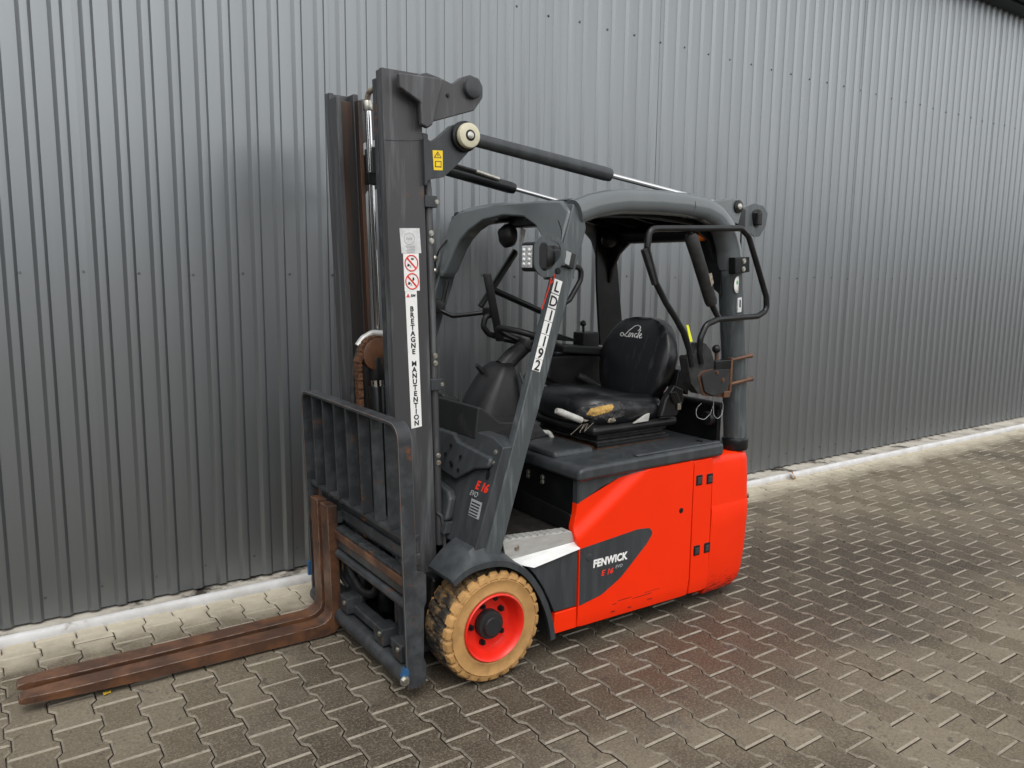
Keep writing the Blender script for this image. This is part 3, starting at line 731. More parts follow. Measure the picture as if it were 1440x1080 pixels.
cush_patch('frayed_lining', [(.655, .955), (.70, .945), (.735, .928), (.69, .925), (.655, .935)], .007, 'tape', 6.0, .008)
for s in range(5):
    x = .62+random.random()*.10; tube('thread', [(x, -.30, .935), (x-.03-random.random()*.05, -.315, .915-random.random()*.02)], .0009, 'tape', cush, 5)
# backrest
rings = []
NB = 40
for k, (z, hw, xc, th) in enumerate(((.955, .08, 1.155, .035), (.965, .135, 1.16, .055), (1.00, .180, 1.17, .066), (1.06, .218, 1.183, .070), (1.13, .243, 1.20, .070), (1.20, .248, 1.217, .067), (1.26, .232, 1.232, .062), (1.31, .203, 1.244, .055), (1.345, .165, 1.252, .046), (1.368, .12, 1.257, .035), (1.380, .06, 1.26, .020))):
    ring = []
    for q in range(NB):
        t = 2*math.pi*q/NB; cy = math.copysign(abs(math.cos(t))**.8, math.cos(t)); cx = math.copysign(abs(math.sin(t))**.9, math.sin(t))
        x = xc+cx*th - (.030*abs(cy)**2.2 if cx < 0 else 0)
        ring.append((x, SC+hw*cy, z))
    rings.append(ring)
back = loft('seat_backrest', rings, 'vinyl', FK, smooth=70)
# script lettering on the backrest
lw = [[(0, .30), (.04, .42), (.10, .40), (.17, .25), (.10, .17), (.02, .22), (0, .30)], [(.10, .40), (.22, .22), (.32, .16), (.38, .20)], [(.20, .25), (.36, .62), (.52, .92), (.66, .98), (.78, .90), (.80, .76), (.74, .62)],
      [(.42, .46), (.37, .18), (.44, .20)], [(.48, .44), (.45, .16)], [(.46, .30), (.54, .45), (.57, .38), (.55, .17), (.60, .20)], [(.74, .42), (.66, .44), (.63, .26), (.70, .16), (.76, .28)], [(.84, .72), (.77, .16), (.82, .18)], [(.84, .28), (.93, .34), (.94, .46), (.88, .44), (.86, .26), (.92, .14), (1.0, .24)]]
bvh = BVHTree.FromPolygons([v.co for v in back.data.vertices], [list(p.vertices) for p in back.data.polygons])
bm = bmesh.new()
for st_ in lw:
    pts = [Vector((1.2, .060-p[0]*.158, 1.268+p[1]*.074)) for p in st_]
    pts = [Vector(((bvh.ray_cast(Vector((.9, p.y, p.z)), Vector((1, 0, 0)))[0] or p).x-.0005, p.y, p.z)) for p in rounded(pts, .012, 3, False)]
    add_tube(bm, pts, .0029, 6)
from_bm('lettering', bm, 'lettering_white', back, 40)
# seat belt buckle, side trim and levers
bk = prism('belt_anchor', rounded([(1.09, 0, .925), (1.20, 0, .92), (1.245, 0, .99), (1.235, 0, 1.05), (1.18, 0, 1.075), (1.12, 0, 1.01)], 0) and [(1.09, .925), (1.20, .92), (1.245, .99), (1.235, 1.05), (1.18, 1.075), (1.12, 1.01)], -.335, -.295, 'black', FK, .010)
box('buckle', 1.15, 1.20, -.348, -.333, .985, 1.045, 'black', bk, .006, f=lambda x, y, z: (x+(z-1.01)*-.6, y, z))
box('buckle_tongue', 1.19, 1.213, -.346, -.338, .955, .992, 'zinc', bk, .002)
prism('recline_lever', [(.925, .912), (1.02, .914), (1.028, .952), (1.0, .946)], -.325, -.312, 'lever', FK, .003)
tube('slide_lever', [(.508, -.275, 1.004), (.53, -.278, .996), (.648, -.278, .948)], [.012, .0155, .0150], 'lever', FK, 10)
tube('hood_release', [(.598, .01, .828), (.608, .0, .850), (.66, -.03, .848), (.672, -.04, .820)], .0115, 'lever', FK, 10, .02)
prism('belt_reel', [(1.24, 1.14), (1.33, 1.15), (1.31, 1.01), (1.22, 1.06)], -.30, -.22, 'blackpaint', FK, .008)
# ---- armrest console on the far side
ac = prism('armrest_console', [(.86, 1.18), (.84, 1.06), (.97, .985), (1.10, .95), (1.24, .96), (1.25, 1.17)], .23, .37, 'black', FK, .015)
prism('armrest_pad', [(.885, 1.236), (.895, 1.196), (1.245, 1.160), (1.252, 1.19), (1.24, 1.205)], .205, .365, 'dashplastic', ac, .012, seg=3)
prism('console_display', [(.86, 1.26), (.95, 1.29), (1.10, 1.245), (1.09, 1.235), (.93, 1.25), (.87, 1.235)], .31, .42, 'black', ac, .004)
box('lever_box', 1.11, 1.22, .27, .36, 1.20, 1.285, 'black', ac, .006)
cyl('lever_stem', (1.135, .30, 1.28), (1.13, .30, 1.325), .007, 'blackpaint', ac, 8)
blob('lever_knob', (1.13, .30, 1.332), (.017, .017, .017), 'black', ac, 0, 0)
tube('grab_stub', [(.845, .22, 1.225), (.885, .21, 1.195)], .014, 'anthracite', ac, 10)
tube('seat_belt_stalk', [(1.02, .20, 1.07), (1.05, .19, 1.055), (1.15, .18, 1.00)], [.017, .019, .014], 'dashplastic', FK, 10)
tube('far_hood_rail', [(.60, .40, .835), (.95, .40, .835)], .011, 'silver', FK, 8); tube('far_hood_rail', [(.62, .46, .845), (.95, .46, .845)], .011, 'silver', FK, 8)
# ---- rear cross panel behind the seat
box('rear_panel', 1.415, 1.44, -.40, .42, .76, .955, 'blackpaint', FK, .004)
tube('rear_rail', [(1.42, -.42, .965), (1.42, .44, .965)], .018, 'black', FK, 12)
cyl('reversing_sounder', (1.36, -.37, .90), (1.40, -.37, .90), .035, 'black', FK, 20, .006)

# ---- overhead guard
def front_pillar(s):
    def f(x, y, z):
        t = (z-.5)/1.35
        return (x+(.022*t if s < 0 else .022*t), y*1.0+(.035*t if s < 0 else -.035*t), z)
    y0, y1 = ((-.500, -.458) if s < 0 else (.478, .520))
    return prism('front_pillar', [(-.006, .495), (.066, .490), (.474, 1.775), (.462, 1.828), (.405, 1.872), (.372, 1.755)], y0, y1, 'pillar', FK, .007, f=f, seg=3)
fpn = front_pillar(-1); fpf = front_pillar(1)
beam_path = [(.455, 1.838), (.535, 1.866), (.62, 1.884), (.707, 1.897), (.90, 1.904), (1.06, 1.903), (1.20, 1.893), (1.29, 1.865), (1.36, 1.805), (1.40, 1.715), (1.420, 1.60), (1.447, 1.40), (1.473, 1.21), (1.50, .98), (1.521, .78)]
def beam(s):
    yc = -.428 if s < 0 else .448
    pts = rounded([(x, yc, z) for x, z in beam_path], .12, 4, False)
    # superelliptic section
    bm = bmesh.new(); rings = []; n = 24
    for i, p in enumerate(pts):
        t = (pts[min(i+1, len(pts)-1)]-pts[max(i-1, 0)]).normalized(); nn = Vector((-t.z, 0, t.x))
        rings.append([bm.verts.new(p + nn*.052*math.copysign(abs(math.cos(a))**.8, math.cos(a)) + Vector((0, 1, 0))*.056*math.copysign(abs(math.sin(a))**.8, math.sin(a))) for a in [2*math.pi*k/n for k in range(n)]])
    for i in range(len(rings)-1):
        for k in range(n): bm.faces.new((rings[i][k], rings[i][(k+1) % n], rings[i+1][(k+1) % n], rings[i+1][k]))
    bm.faces.new(rings[0][::-1]); bm.faces.new(rings[-1])
    o = from_bm('roof_beam', bm, 'roof', FK, 60)
    o.data.materials.append(M['pillar'])
    for p in o.data.polygons:
        if p.center.z < 1.62: p.material_index = 1  # upright part in the darker tone, since it catches less sky
    cyl('pillar_boot', (1.519, yc, .742), (1.5165, yc, .808), .064, 'blackpaint', o, 28, .012)
    tube('weld_bead', [(1.4195+.058*math.cos(a), yc+.0585*math.sin(a), 1.62) for a in [2*math.pi*k/28 for k in range(28)]], .0022, 'pillar', o, 6, closed=True)
    tube('beam_seam', [(1.10+.0, yc+.0572*math.sin(a), 1.9005+.0532*math.cos(a)) for a in [2*math.pi*k/28 for k in range(28)]], .0018, 'pillar', o, 6, closed=True)
    # pin boss at the rear top corner for the tilt cylinder
    sg = -1 if s < 0 else 1
    bs = prism('tilt_pin_bracket', [(1.22, 1.925), (1.40, 1.952), (1.445, 1.945), (1.46, 1.90), (1.44, 1.83), (1.36, 1.84)], yc-.02, yc+.03, 'roof', o, .008)
    cyl('tilt_pin', (1.425, yc+sg*.030, 1.913), (1.425, yc+sg*.006, 1.913), .030, 'blackpaint', bs, 20, .003)
    cyl('tilt_pin_head', (1.425, yc+sg*.036, 1.913), (1.425, yc+sg*.020, 1.913), .015, 'zinc', bs, 12, .003)
    return o
bmn = beam(-1); bmf = beam(1)
# front cross member with deep rounded corners, leaning with the pillars
def XM(a, b, c): return (.425+.30*(c-1.885)+b, a+CY, c)
arch_pts = [(-.445, 1.60), (-.465, 1.72), (-.470, 1.84), (-.40, 1.886), (-.20, 1.898), (0, 1.902), (.20, 1.898), (.40, 1.886), (.470, 1.84), (.465, 1.72), (.445, 1.60),
            (.415, 1.565), (.385, 1.60), (.352, 1.70), (.32, 1.748), (.265, 1.790), (.16, 1.832), (0, 1.846), (-.16, 1.832), (-.265, 1.790), (-.32, 1.748), (-.352, 1.70), (-.385, 1.60), (-.415, 1.565)]
xm = prism('front_cross_member', arch_pts, -.004, .075, 'roof', FK, .012, f=XM, seg=3, ang=40)
rf = loft('roof_plate', [[(x, -.40, z), (x, .42, z), (x, .42, z+.022), (x, -.40, z+.022)] for x, z in ((.44, 1.868), (.60, 1.895), (.80, 1.915), (1.06, 1.918), (1.25, 1.90), (1.38, 1.86))], 'blackpaint', FK, smooth=40)
for y in (-.26, -.09, .11, .28): loft('roof_bar', [[(x, y-.012, z-.045), (x, y+.012, z-.045), (x, y+.012, z), (x, y-.012, z)] for x, z in ((.46, 1.868), (.80, 1.912), (1.06, 1.915), (1.34, 1.87))], 'blackpaint', rf, smooth=40)
tube('rear_cross_tube', [(1.375, -.42, 1.80), (1.375, .44, 1.80)], .045, 'blackpaint', FK, 16)
prism('rear_cross_member', [(-.43, 1.50), (-.43, 1.87), (.43, 1.87), (.43, 1.50), (.355, 1.55), (.34, 1.62), (.29, 1.70), (.20, 1.765), (.08, 1.80), (-.08, 1.80), (-.20, 1.765), (-.29, 1.70), (-.34, 1.62), (-.355, 1.55)], 0, .02, 'blackpaint', FK, .004, f=lambda a, b, c: (1.365+b, a+CY, c))
prism('far_gusset_shade', [(1.27, 1.86), (1.40, 1.86), (1.50, 1.20), (1.32, 1.20), (1.285, 1.54)], .375, .392, 'blackpaint', FK, .004)  # gusset plate widened in black so the far rear pillar looks shaded
prism('near_inner_trim', [(.50, 1.893), (1.25, 1.893), (1.36, 1.79), (1.40, 1.66), (1.36, 1.66), (1.31, 1.76), (1.20, 1.825), (.90, 1.84), (.56, 1.825)], -.375, -.36, 'blackpaint', FK, .004)
hl = box('warning_label', .555, .625, .055, .12, 1.828, 1.8285, 'offwhite', rf, 0)
for y in (-.21, -.155): box('roof_clip', .50, .53, y, y+.018, 1.80, 1.832, 'zinc', rf, .003)
box('roof_console', .50, .58, -.30, .10, 1.80, 1.87, 'blackpaint', rf, .01)
# mirror / horn hanging under the roof
hr = blob('cab_fan', (.50, .10, 1.765), (.045, .05, .055), 'black', FK, 3, .12)
tube('fan_stem', [(.53, .11, 1.87), (.51, .10, 1.80)], .010, 'black', hr, 8)
prism('fan_label', [(.535, 1.80), (.56, 1.79), (.545, 1.735), (.53, 1.73)], .04, .046, 'offwhite', hr, .001)
blob('rear_lamp', (1.30, .30, 1.775), (.05, .04, .04), 'black', FK, 5, .1)
blob('amber_lamp', (1.31, -.33, 1.775), (.04, .03, .022), 'orange', FK, 5, .05)

# ---- stickers on the near pillar: asset number tiles
def pil(x, z, off=0):                       # a point on the outer face of the near pillar
    t = (z-.5)/1.35; return (x+.022*t, -.500+.035*t-off, z)
pdir = Vector((.318, .026, 1)).normalized()
prt = Vector((1, 0, -.318)).normalized()
tiles = ((1.556, .052, 'L'), (1.500, .050, 'D'), (1.446, .046, '1'), (1.396, .046, '1'), (1.346, .046, '1'), (1.2985, .0435, '9'), (1.252, .043, '2'))
px = lambda z: .3335+.300*(z-1.53)+.002
for zt, hh, ch in tiles:
    zc = zt-.012; c = Vector(pil(px(zc)-.012, zc, .0012)); w = .020; hh += .004
    bm = bmesh.new(); vs = [bm.verts.new(c+prt*a*w+pdir*b*hh*.5) for a, b in ((-1, -1), (1, -1), (1, 1), (-1, 1))]; bm.faces.new(vs)
    r_ = bmesh.ops.extrude_face_region(bm, geom=bm.faces[:])
    for v in [g for g in r_['geom'] if isinstance(g, bmesh.types.BMVert)]: v.co.y += .001
    tl = from_bm('number_tile', bm, 'white', fpn)
    text('number', ch, .058, c-pdir*.020+prt*(.004 if ch == '1' else 0)+Vector((0, -.0012, 0)), prt, pdir, 'ink', tl, bold=.0007, align='CENTER', sx=.95)
# ---- work lamp in its guard loop on the near pillar
def loop_plate(name, outer, inner, y0, y1, material, parent):
    bm = bmesh.new(); n = len(outer)
    V = [[bm.verts.new((x, y, z)) for x, z in ring] for ring, y in ((outer, y0), (inner, y0), (inner, y1), (outer, y1))]
    for a in range(4):
        A, B = V[a], V[(a+1) % 4]
        for k in range(n): bm.faces.new((A[k], A[(k+1) % n], B[(k+1) % n], B[k]))
    return from_bm(name, bm, material, parent, 40)
def resample(pts, n):
    pts = [Vector((a, b, 0)) for a, b in pts]; pts = rounded(pts, .03, 4); L = [0]
    for i in range(len(pts)): L.append(L[-1]+(pts[(i+1) % len(pts)]-pts[i]).length)
    out = []
    for k in range(n):
        s = L[-1]*k/n; i = max(j for j in range(len(pts)) if L[j] <= s)
        d = L[i+1]-L[i]; out.append(pts[i].lerp(pts[(i+1) % len(pts)], (s-L[i])/d if d else 0))
    return [(p.x, p.y) for p in out]
LDX = -.030
lg = loop_plate('lamp_guard', resample([(.182+LDX, 1.701), (.212+LDX, 1.733), (.255+LDX, 1.741), (.299+LDX, 1.728), (.332+LDX, 1.691), (.330+LDX, 1.649), (.267+LDX, 1.582), (.214+LDX, 1.585), (.182+LDX, 1.619)], 40),
                resample([(.204+LDX, 1.696), (.222+LDX, 1.714), (.256+LDX, 1.720), (.292+LDX, 1.710), (.309+LDX, 1.685), (.304+LDX, 1.656), (.262+LDX, 1.612), (.226+LDX, 1.602), (.205+LDX, 1.622)], 40), -.582, -.576, 'pillar', FK)
box('guard_arm', .275, .30, -.580, -.476, 1.625, 1.685, 'pillar', lg, .004)
bolt(lg, (.262, -.582, 1.605), (0, -1, 0), .010, .005, 'blackpaint')
tube('lamp_cable', [(.345, -.49, 1.70), (.352, -.488, 1.76), (.34, -.48, 1.80)], .0022, 'black', lg, 6, .03)
wlm = box('work_lamp', .168, .235, -.562, -.470, 1.602, 1.712, 'black', FK, .014, seg=3)
lensf = box('lamp_lens', .1645, .170, -.549, -.484, 1.616, 1.698, 'lens', wlm, .003)
for a in range(2):
    for b in range(4): blob('led', (.1645, -.533+a*.034, 1.630+b*.0175), (.004, .011, .007), 'white', wlm, 1, 0, 1)
blob('lamp_back', (.245, -.515, 1.658), (.045, .045, .046), 'dashplastic', wlm, 2, .05)
clp = prism('pillar_clamp', [(.322, 1.705), (.428, 1.672), (.414, 1.612), (.306, 1.648)], -.490, -.400, 'dashplastic', FK, .004)
prism('clamp_badge', [(.368, 1.687), (.40, 1.677), (.388, 1.628), (.356, 1.640)], -.4925, -.489, 'grey_label', clp, 0)
tube('red_wire', [(.285, -.535, 1.60), (.278, -.538, 1.57), (.262, -.536, 1.555), (.27, -.535, 1.585), (.262, -.53, 1.54), (.245, -.51, 1.46)], .0024, 'lettering_red', FK, 6, .02)
tube('grab_handle', [(.41, -.43, 1.64), (.505, -.43, 1.615), (.50, -.43, 1.57), (.445, -.43, 1.49), (.40, -.43, 1.47)], .011, 'black', FK, 10, .04)
# bracket plate at the rear top, with a dark camera on it
mb = prism('rear_lamp_bracket', [(p.x, p.y) for p in rounded([(1.466, 1.903, 0), (1.574, 1.938, 0), (1.641, 1.930, 0), (1.678, 1.897, 0), (1.668, 1.836, 0), (1.626, 1.783, 0), (1.587, 1.780, 0), (1.491, 1.829, 0)], .02)], -.424, -.418, 'pillar', FK, .001)
prism('bracket_tab', [(1.44, 1.91), (1.50, 1.905), (1.50, 1.82), (1.45, 1.80)], -.436, -.41, 'blackpaint', mb, .003)
loop_plate('bracket_slot', resample([(1.555, 1.90), (1.60, 1.915), (1.635, 1.90), (1.625, 1.85), (1.60, 1.82), (1.57, 1.835)], 24), resample([(1.568, 1.894), (1.60, 1.904), (1.622, 1.893), (1.614, 1.853), (1.597, 1.833), (1.578, 1.842)], 24), -.428, -.423, 'blackpaint', mb)
box('bracket_camera', 1.575, 1.61, -.45, -.424, 1.835, 1.895, 'black', mb, .006)
tube('bracket_cable', [(1.48, -.43, 1.83), (1.482, -.43, 1.72), (1.478, -.44, 1.63)], .004, 'black', mb, 6, .03)

# ---- near side restraint hoop
def hoop(s):
    y = -.520 if s < 0 else .54
    pts = [(1.085, 1.19), (1.060, 1.268), (1.020, 1.345), (.966, 1.410), (.905, 1.475), (.838, 1.563), (.781, 1.701), (.790, 1.783), (.86, 1.788), (1.368, 1.809), (1.425, 1.775), (1.50, 1.64), (1.577, 1.497), (1.585, 1.43), (1.518, 1.404), (1.240, 1.396), (1.165, 1.375), (1.130, 1.316), (1.128, 1.25), (1.145, 1.20)]
    t = tube('restraint_hoop', [(x, y, z) for x, z in pts], .0142, 'blackpaint', FK, 14, .05)
    return t
hp = hoop(-1)
tube('far_restraint', [(.835, .52, 1.71), (.675, .52, 1.495), (.62, .52, 1.42)], .016, 'blackpaint', FK, 12); tube('far_restraint', [(.852, .535, 1.70), (.69, .535, 1.485)], .012, 'blackpaint', FK, 12)
tube('far_restraint_bar', [(.690, .52, 1.51), (1.02, .52, 1.385)], .018, 'blackpaint', FK, 12)
prism('hoop_pad', [(.752, 1.695), (.772, 1.705), (.842, 1.56), (.826, 1.548)], -.532, -.508, 'rubber', hp, .004)
prism('hoop_sticker', [(1.018, 1.378), (1.032, 1.378), (1.062, 1.305), (1.047, 1.302)], -.5365, -.534, 'neon', hp, 0)
gs = tube('damper_sleeve', [(1.052, -.505, 1.772), (1.058, -.505, 1.758), (1.10, -.505, 1.68), (1.205, -.505, 1.478), (1.212, -.505, 1.463)], [.022, .030, .0285, .0285, .024], 'rubber', FK, 16)
tube('damper_rod', [(1.205, -.505, 1.475), (1.235, -.512, 1.425), (1.252, -.52, 1.395)], [.016, .014, .013], 'blackpaint', gs, 12)
tube('damper_eye', [(1.045, -.507, 1.79), (1.055, -.505, 1.768)], .012, 'blackpaint', gs, 10)
prism('sleeve_label', [(1.148, 1.60), (1.168, 1.605), (1.185, 1.56), (1.172, 1.545)], -.5355, -.531, 'tape', gs, .001)
cov = prism('hinge_cover', [(p.x, p.y) for p in rounded([(1.050, 1.240, 0), (1.099, 1.235, 0), (1.130, 1.292, 0), (1.172, 1.290, 0), (1.210, 1.258, 0), (1.255, 1.165, 0), (1.20, 1.052, 0), (1.139, 1.060, 0), (1.088, 1.111, 0)], .02)], -.515, -.465, 'rubber', FK, .006)
hplate = prism('hinge_plate', [(p.x, p.y) for p in rounded([(1.141, 1.147, 0), (1.230, 1.166, 0), (1.330, 1.164, 0), (1.335, 1.096, 0), (1.315, 1.055, 0), (1.231, 1.043, 0), (1.168, 1.068, 0)], [.02, .005, .003, .003, .003, .03, .03])], -.528, -.516, 'dashplastic', FK, .002)
prism('hinge_back_plate', [(1.128, 1.14), (1.15, 1.165), (1.345, 1.178), (1.345, 1.05), (1.30, 1.03), (1.17, 1.05)], -.516, -.506, 'rust', hplate, .003)
for x, z in ((1.243, 1.152), (1.285, 1.115)): bolt(hplate, (x, -.528, z), (0, -1, 0), .008, .006, 'rust')
box('hinge_bracket', 1.235, 1.345, -.525, -.46, 1.163, 1.206, 'blackpaint', hplate, .004)
box('hinge_post', 1.342, 1.356, -.525, -.50, 1.05, 1.215, 'rust', hplate, .003)
tube('lock_stem', [(1.270, -.50, 1.195), (1.265, -.50, 1.245)], .009, 'rust', hplate, 10)
blob('lock_knob', (1.263, -.50, 1.258), (.020, .020, .020), 'black', hplate, 0, 0)
for (x0, z0, x1, z1) in ((1.34, 1.196, 1.52, 1.214), (1.345, 1.082, 1.535, 1.100)):
    tube('clamp_bolt', [(x0, -.495, z0), (x1-.04, -.495, z1-.004), (x1, -.495, z1)], [.0075, .0085, .013], 'rust', hplate, 10)
prism('hinge_foot', [(1.30, 1.06), (1.345, 1.06), (1.34, 1.03), (1.30, 1.03)], -.53, -.47, 'rust', hplate, .003)
tube('loose_wire', [(1.30, -.46, 1.03), (1.31, -.46, .99), (1.29, -.46, .945), (1.25, -.46, .92), (1.20, -.455, .935), (1.195, -.455, .98), (1.23, -.455, 1.0)], .0015, 'lettering_grey', hplate, 6, .03)
tube('loose_wire', [(1.33, -.47, 1.03), (1.365, -.47, .99), (1.365, -.47, .94), (1.33, -.47, .915), (1.30, -.47, .94), (1.295, -.47, 1.02)], .0015, 'lettering_grey', hplate, 6, .03)
hb = prism('hoop_catch', [(1.350, 1.677), (1.452, 1.682), (1.460, 1.612), (1.358, 1.600)], -.510, -.470, 'blackpaint', FK, .004)
for z in (1.662, 1.625): bolt(hb, (1.413, -.510, z), (0, -1, 0), .009, .006)
# stickers on the rear pillar
for name, cx_, cz_, w, h, mt_ in (('round_sticker', 1.408, 1.552, .026, .040, 'white'),):
    sv = lathe_y(name, [(.00001, -.4895), (.98, -.4885), (1.0, -.487)], 0, 0, mt_, bmn, 28)
    for v in sv.data.vertices: v.co = Vector((cx_+v.co.x*w, v.co.y+.004+.16*v.co.x*w + (abs(v.co.x)*w)**2*3, cz_+v.co.z*h))
    blob('sticker_motif', (1.402, -.4868, 1.563), (.007, .0015, .009), 'green', sv, 3, .3)
stk = prism('barcode_sticker', [(1.414, 1.490), (1.440, 1.493), (1.443, 1.425), (1.417, 1.422)], -.4866, -.480, 'offwhite', bmn, 0)
prism('barcode', [(1.424, 1.482), (1.433, 1.482), (1.436, 1.446), (1.426, 1.446)], -.4872, -.4864, 'ink', stk, 0)

# ---- terminal on its arm beside the far pillar
ta = tube('terminal_arm', [(.305, .42, 1.462), (.315, .40, 1.41), (.36, .36, 1.385), (.45, .30, 1.398), (.52, .26, 1.41)], .011, 'blackpaint', FK, 10, .03)
cyl('arm_clamp', (.30, .40, 1.43), (.33, .44, 1.43), .033, 'black', ta, 16, .004); tube('clamp_lever', [(.33, .41, 1.44), (.36, .41, 1.55)], .010, 'black', ta, 8)
tv = Vector((.54, .84, 0)); tn = Vector((.84, -.54, 0))
tm_c = Vector((.513, .235, 1.430)); tu = Vector((.30, -.0, 1)).normalized()*-1
bm = bmesh.new()
tilt_u = Vector((-.23, .02, 1)).normalized()
vs = [bm.verts.new(tm_c+tv*a*.06+tn*b*.020+tilt_u*c*.165) for a in (-1, 1) for b in (-1, 1) for c in (-1, 1)]
for q in ((0, 1, 3, 2), (4, 6, 7, 5), (0, 4, 5, 1), (2, 3, 7, 6), (0, 2, 6, 4), (1, 5, 7, 3)): bm.faces.new([vs[i] for i in q])
bmesh.ops.recalc_face_normals(bm, faces=bm.faces[:]); bev(bm, .006, 2); term = from_bm('terminal', bm, 'black', FK)
tube('terminal_hook', [(.50, .22, 1.40), (.455, .22, 1.385), (.445, .22, 1.34), (.475, .22, 1.305), (.56, .22, 1.278), (.62, .15, 1.262)], .014, 'black', term, 10, .03)
box('terminal_mount', .47, .52, .21, .27, 1.385, 1.43, 'black', term, .006)
# far pillar fittings
tube('far_cable', [(.44, .455, 1.76), (.38, .45, 1.75), (.335, .45, 1.70), (.325, .46, 1.66)], .005, 'black', FK, 6, .03)
fl_ = box('far_work_lamp', .26, .33, .46, .53, 1.58, 1.66, 'black', FK, .012)
box('red_lens', .252, .262, .47, .52, 1.545, 1.595, 'lettering_red', fl_, .004)
for z in (1.66, 1.60): blob('lamp_joint', (.315, .455, z), (.016, .014, .016), 'zinc', fl_, 2, .2, 2)

# ================================================================ MAST (leans forward a little)
def MS(x, y, z): return (x-.033*z, y, z)
def mast_box(name, x0, x1, y0, y1, z0, z1, material, parent, b=.003): return box(name, x0, x1, y0, y1, z0, z1, material, parent, b, f=MS)
MXL, MXR = -.223, -.064
def MD(pts): return [(1.0269*x+.0424, 1.0269*z-.0431) for x, z in pts]     # bracket drawing to mast size
def rail(s):
    yo = -.260 if s < 0 else .280; d = 1 if s < 0 else -1
    mxr = MXR if s < 0 else -.110; ixr = -.094 if s < 0 else -.112
    o = mast_box('mast_rail', MXL, mxr, min(yo, yo+d*.018), max(yo, yo+d*.018), .06, 2.316, 'mast', FK, .003)
    mast_box('front_flange', MXL+.0005, MXL+.022, min(yo+d*.0185, yo+d*.048), max(yo+d*.0185, yo+d*.048), .06, 2.314, 'mast', o, .003)
    mast_box('rear_flange', mxr-.022, mxr-.0005, min(yo+d*.0185, yo+d*.085), max(yo+d*.0185, yo+d*.085), .06, 2.314, 'mast', o, .003)
    yi = yo+d*.050
    iw = .026 if s < 0 else .075
    i = mast_box('inner_rail', MXL+.020, ixr-.018, min(yi, yi+d*.016), max(yi, yi+d*.016), .12, 2.285, 'rail_rust', FK, .003)
    mast_box('inner_front_flange', MXL-.002, MXL+.0195, min(yi, yi+d*iw), max(yi, yi+d*iw), .12, 2.288, 'carriage' if s < 0 else 'mast', i, .003)
    mast_box('inner_rear_flange', ixr-.0175, ixr, min(yi, yi+d*(iw-.004)), max(yi, yi+d*(iw-.004)), .12, 2.285, 'rail_rust', i, .003)
    return o
rn = rail(-1); rfar = rail(1)
mast_box('mast_cross_plate', MXR-.012, MXR+.012, -.24, .26, .25, .42, 'mast', FK, .004)
mast_box('mast_top_tie', MXR+.002, MXR+.030, -.25, .27, 2.00, 2.11, 'mast', FK, .006)
mast_box('mast_foot_tie', MXL+.03, MXR, -.24, .26, .06, .11, 'blackpaint', FK, .004)
# weld line round the near rail
tube('weld_line', [MS(MXL+.004, -.2605, 2.067), MS(MXR-.05, -.2605, 2.075), MS(MXR-.002, -.2605, 2.083)], .0018, 'mast', rn, 6)
# upper bracket: arm with pin, and the thick plate welded over it
arm_poly = [(p.x, p.y) for p in rounded([(-.205, 2.287, 0), (-.165, 2.300, 0), (-.113, 2.291, 0), (-.059, 2.276, 0), (-.020, 2.305, 0), (.016, 2.318, 0), (.055, 2.311, 0), (.073, 2.284, 0), (.073, 2.244, 0), (.035, 2.193, 0), (-.136, 2.135, 0), (-.190, 2.115, 0)], .02)]
for s in (-1, 1):
    y0, y1 = ((-.282, -.2605) if s < 0 else (.2805, .302))
    arm = prism('mast_arm', MD(arm_poly), y0, y1, 'mast', FK, .004)
    yo = -.308 if s < 0 else .302; yi = -.2825 if s < 0 else .328
    prism('arm_cover_plate', MD([(p.x, p.y) for p in rounded([(-.288, 2.279, 0), (-.262, 2.279, 0), (-.110, 2.282, 0), (-.140, 2.175, 0), (-.155, 2.118, 0), (-.174, 2.104, 0), (-.200, 2.113, 0), (-.203, 2.189, 0), (-.284, 2.228, 0)], .010)]), yo, yi, 'mast', arm, .007, seg=3)
    ya, yb = (-.305, -.23) if s < 0 else (.325, .25)
    cyl('arm_pin', (.064, ya, 2.286), (.064, yb, 2.286), .037, 'anthracite', arm, 28, .006)
    bolt(arm, (-.039, y0 if s < 0 else y1, 2.249), (0, s, 0), .006, .006, 'blackpaint')
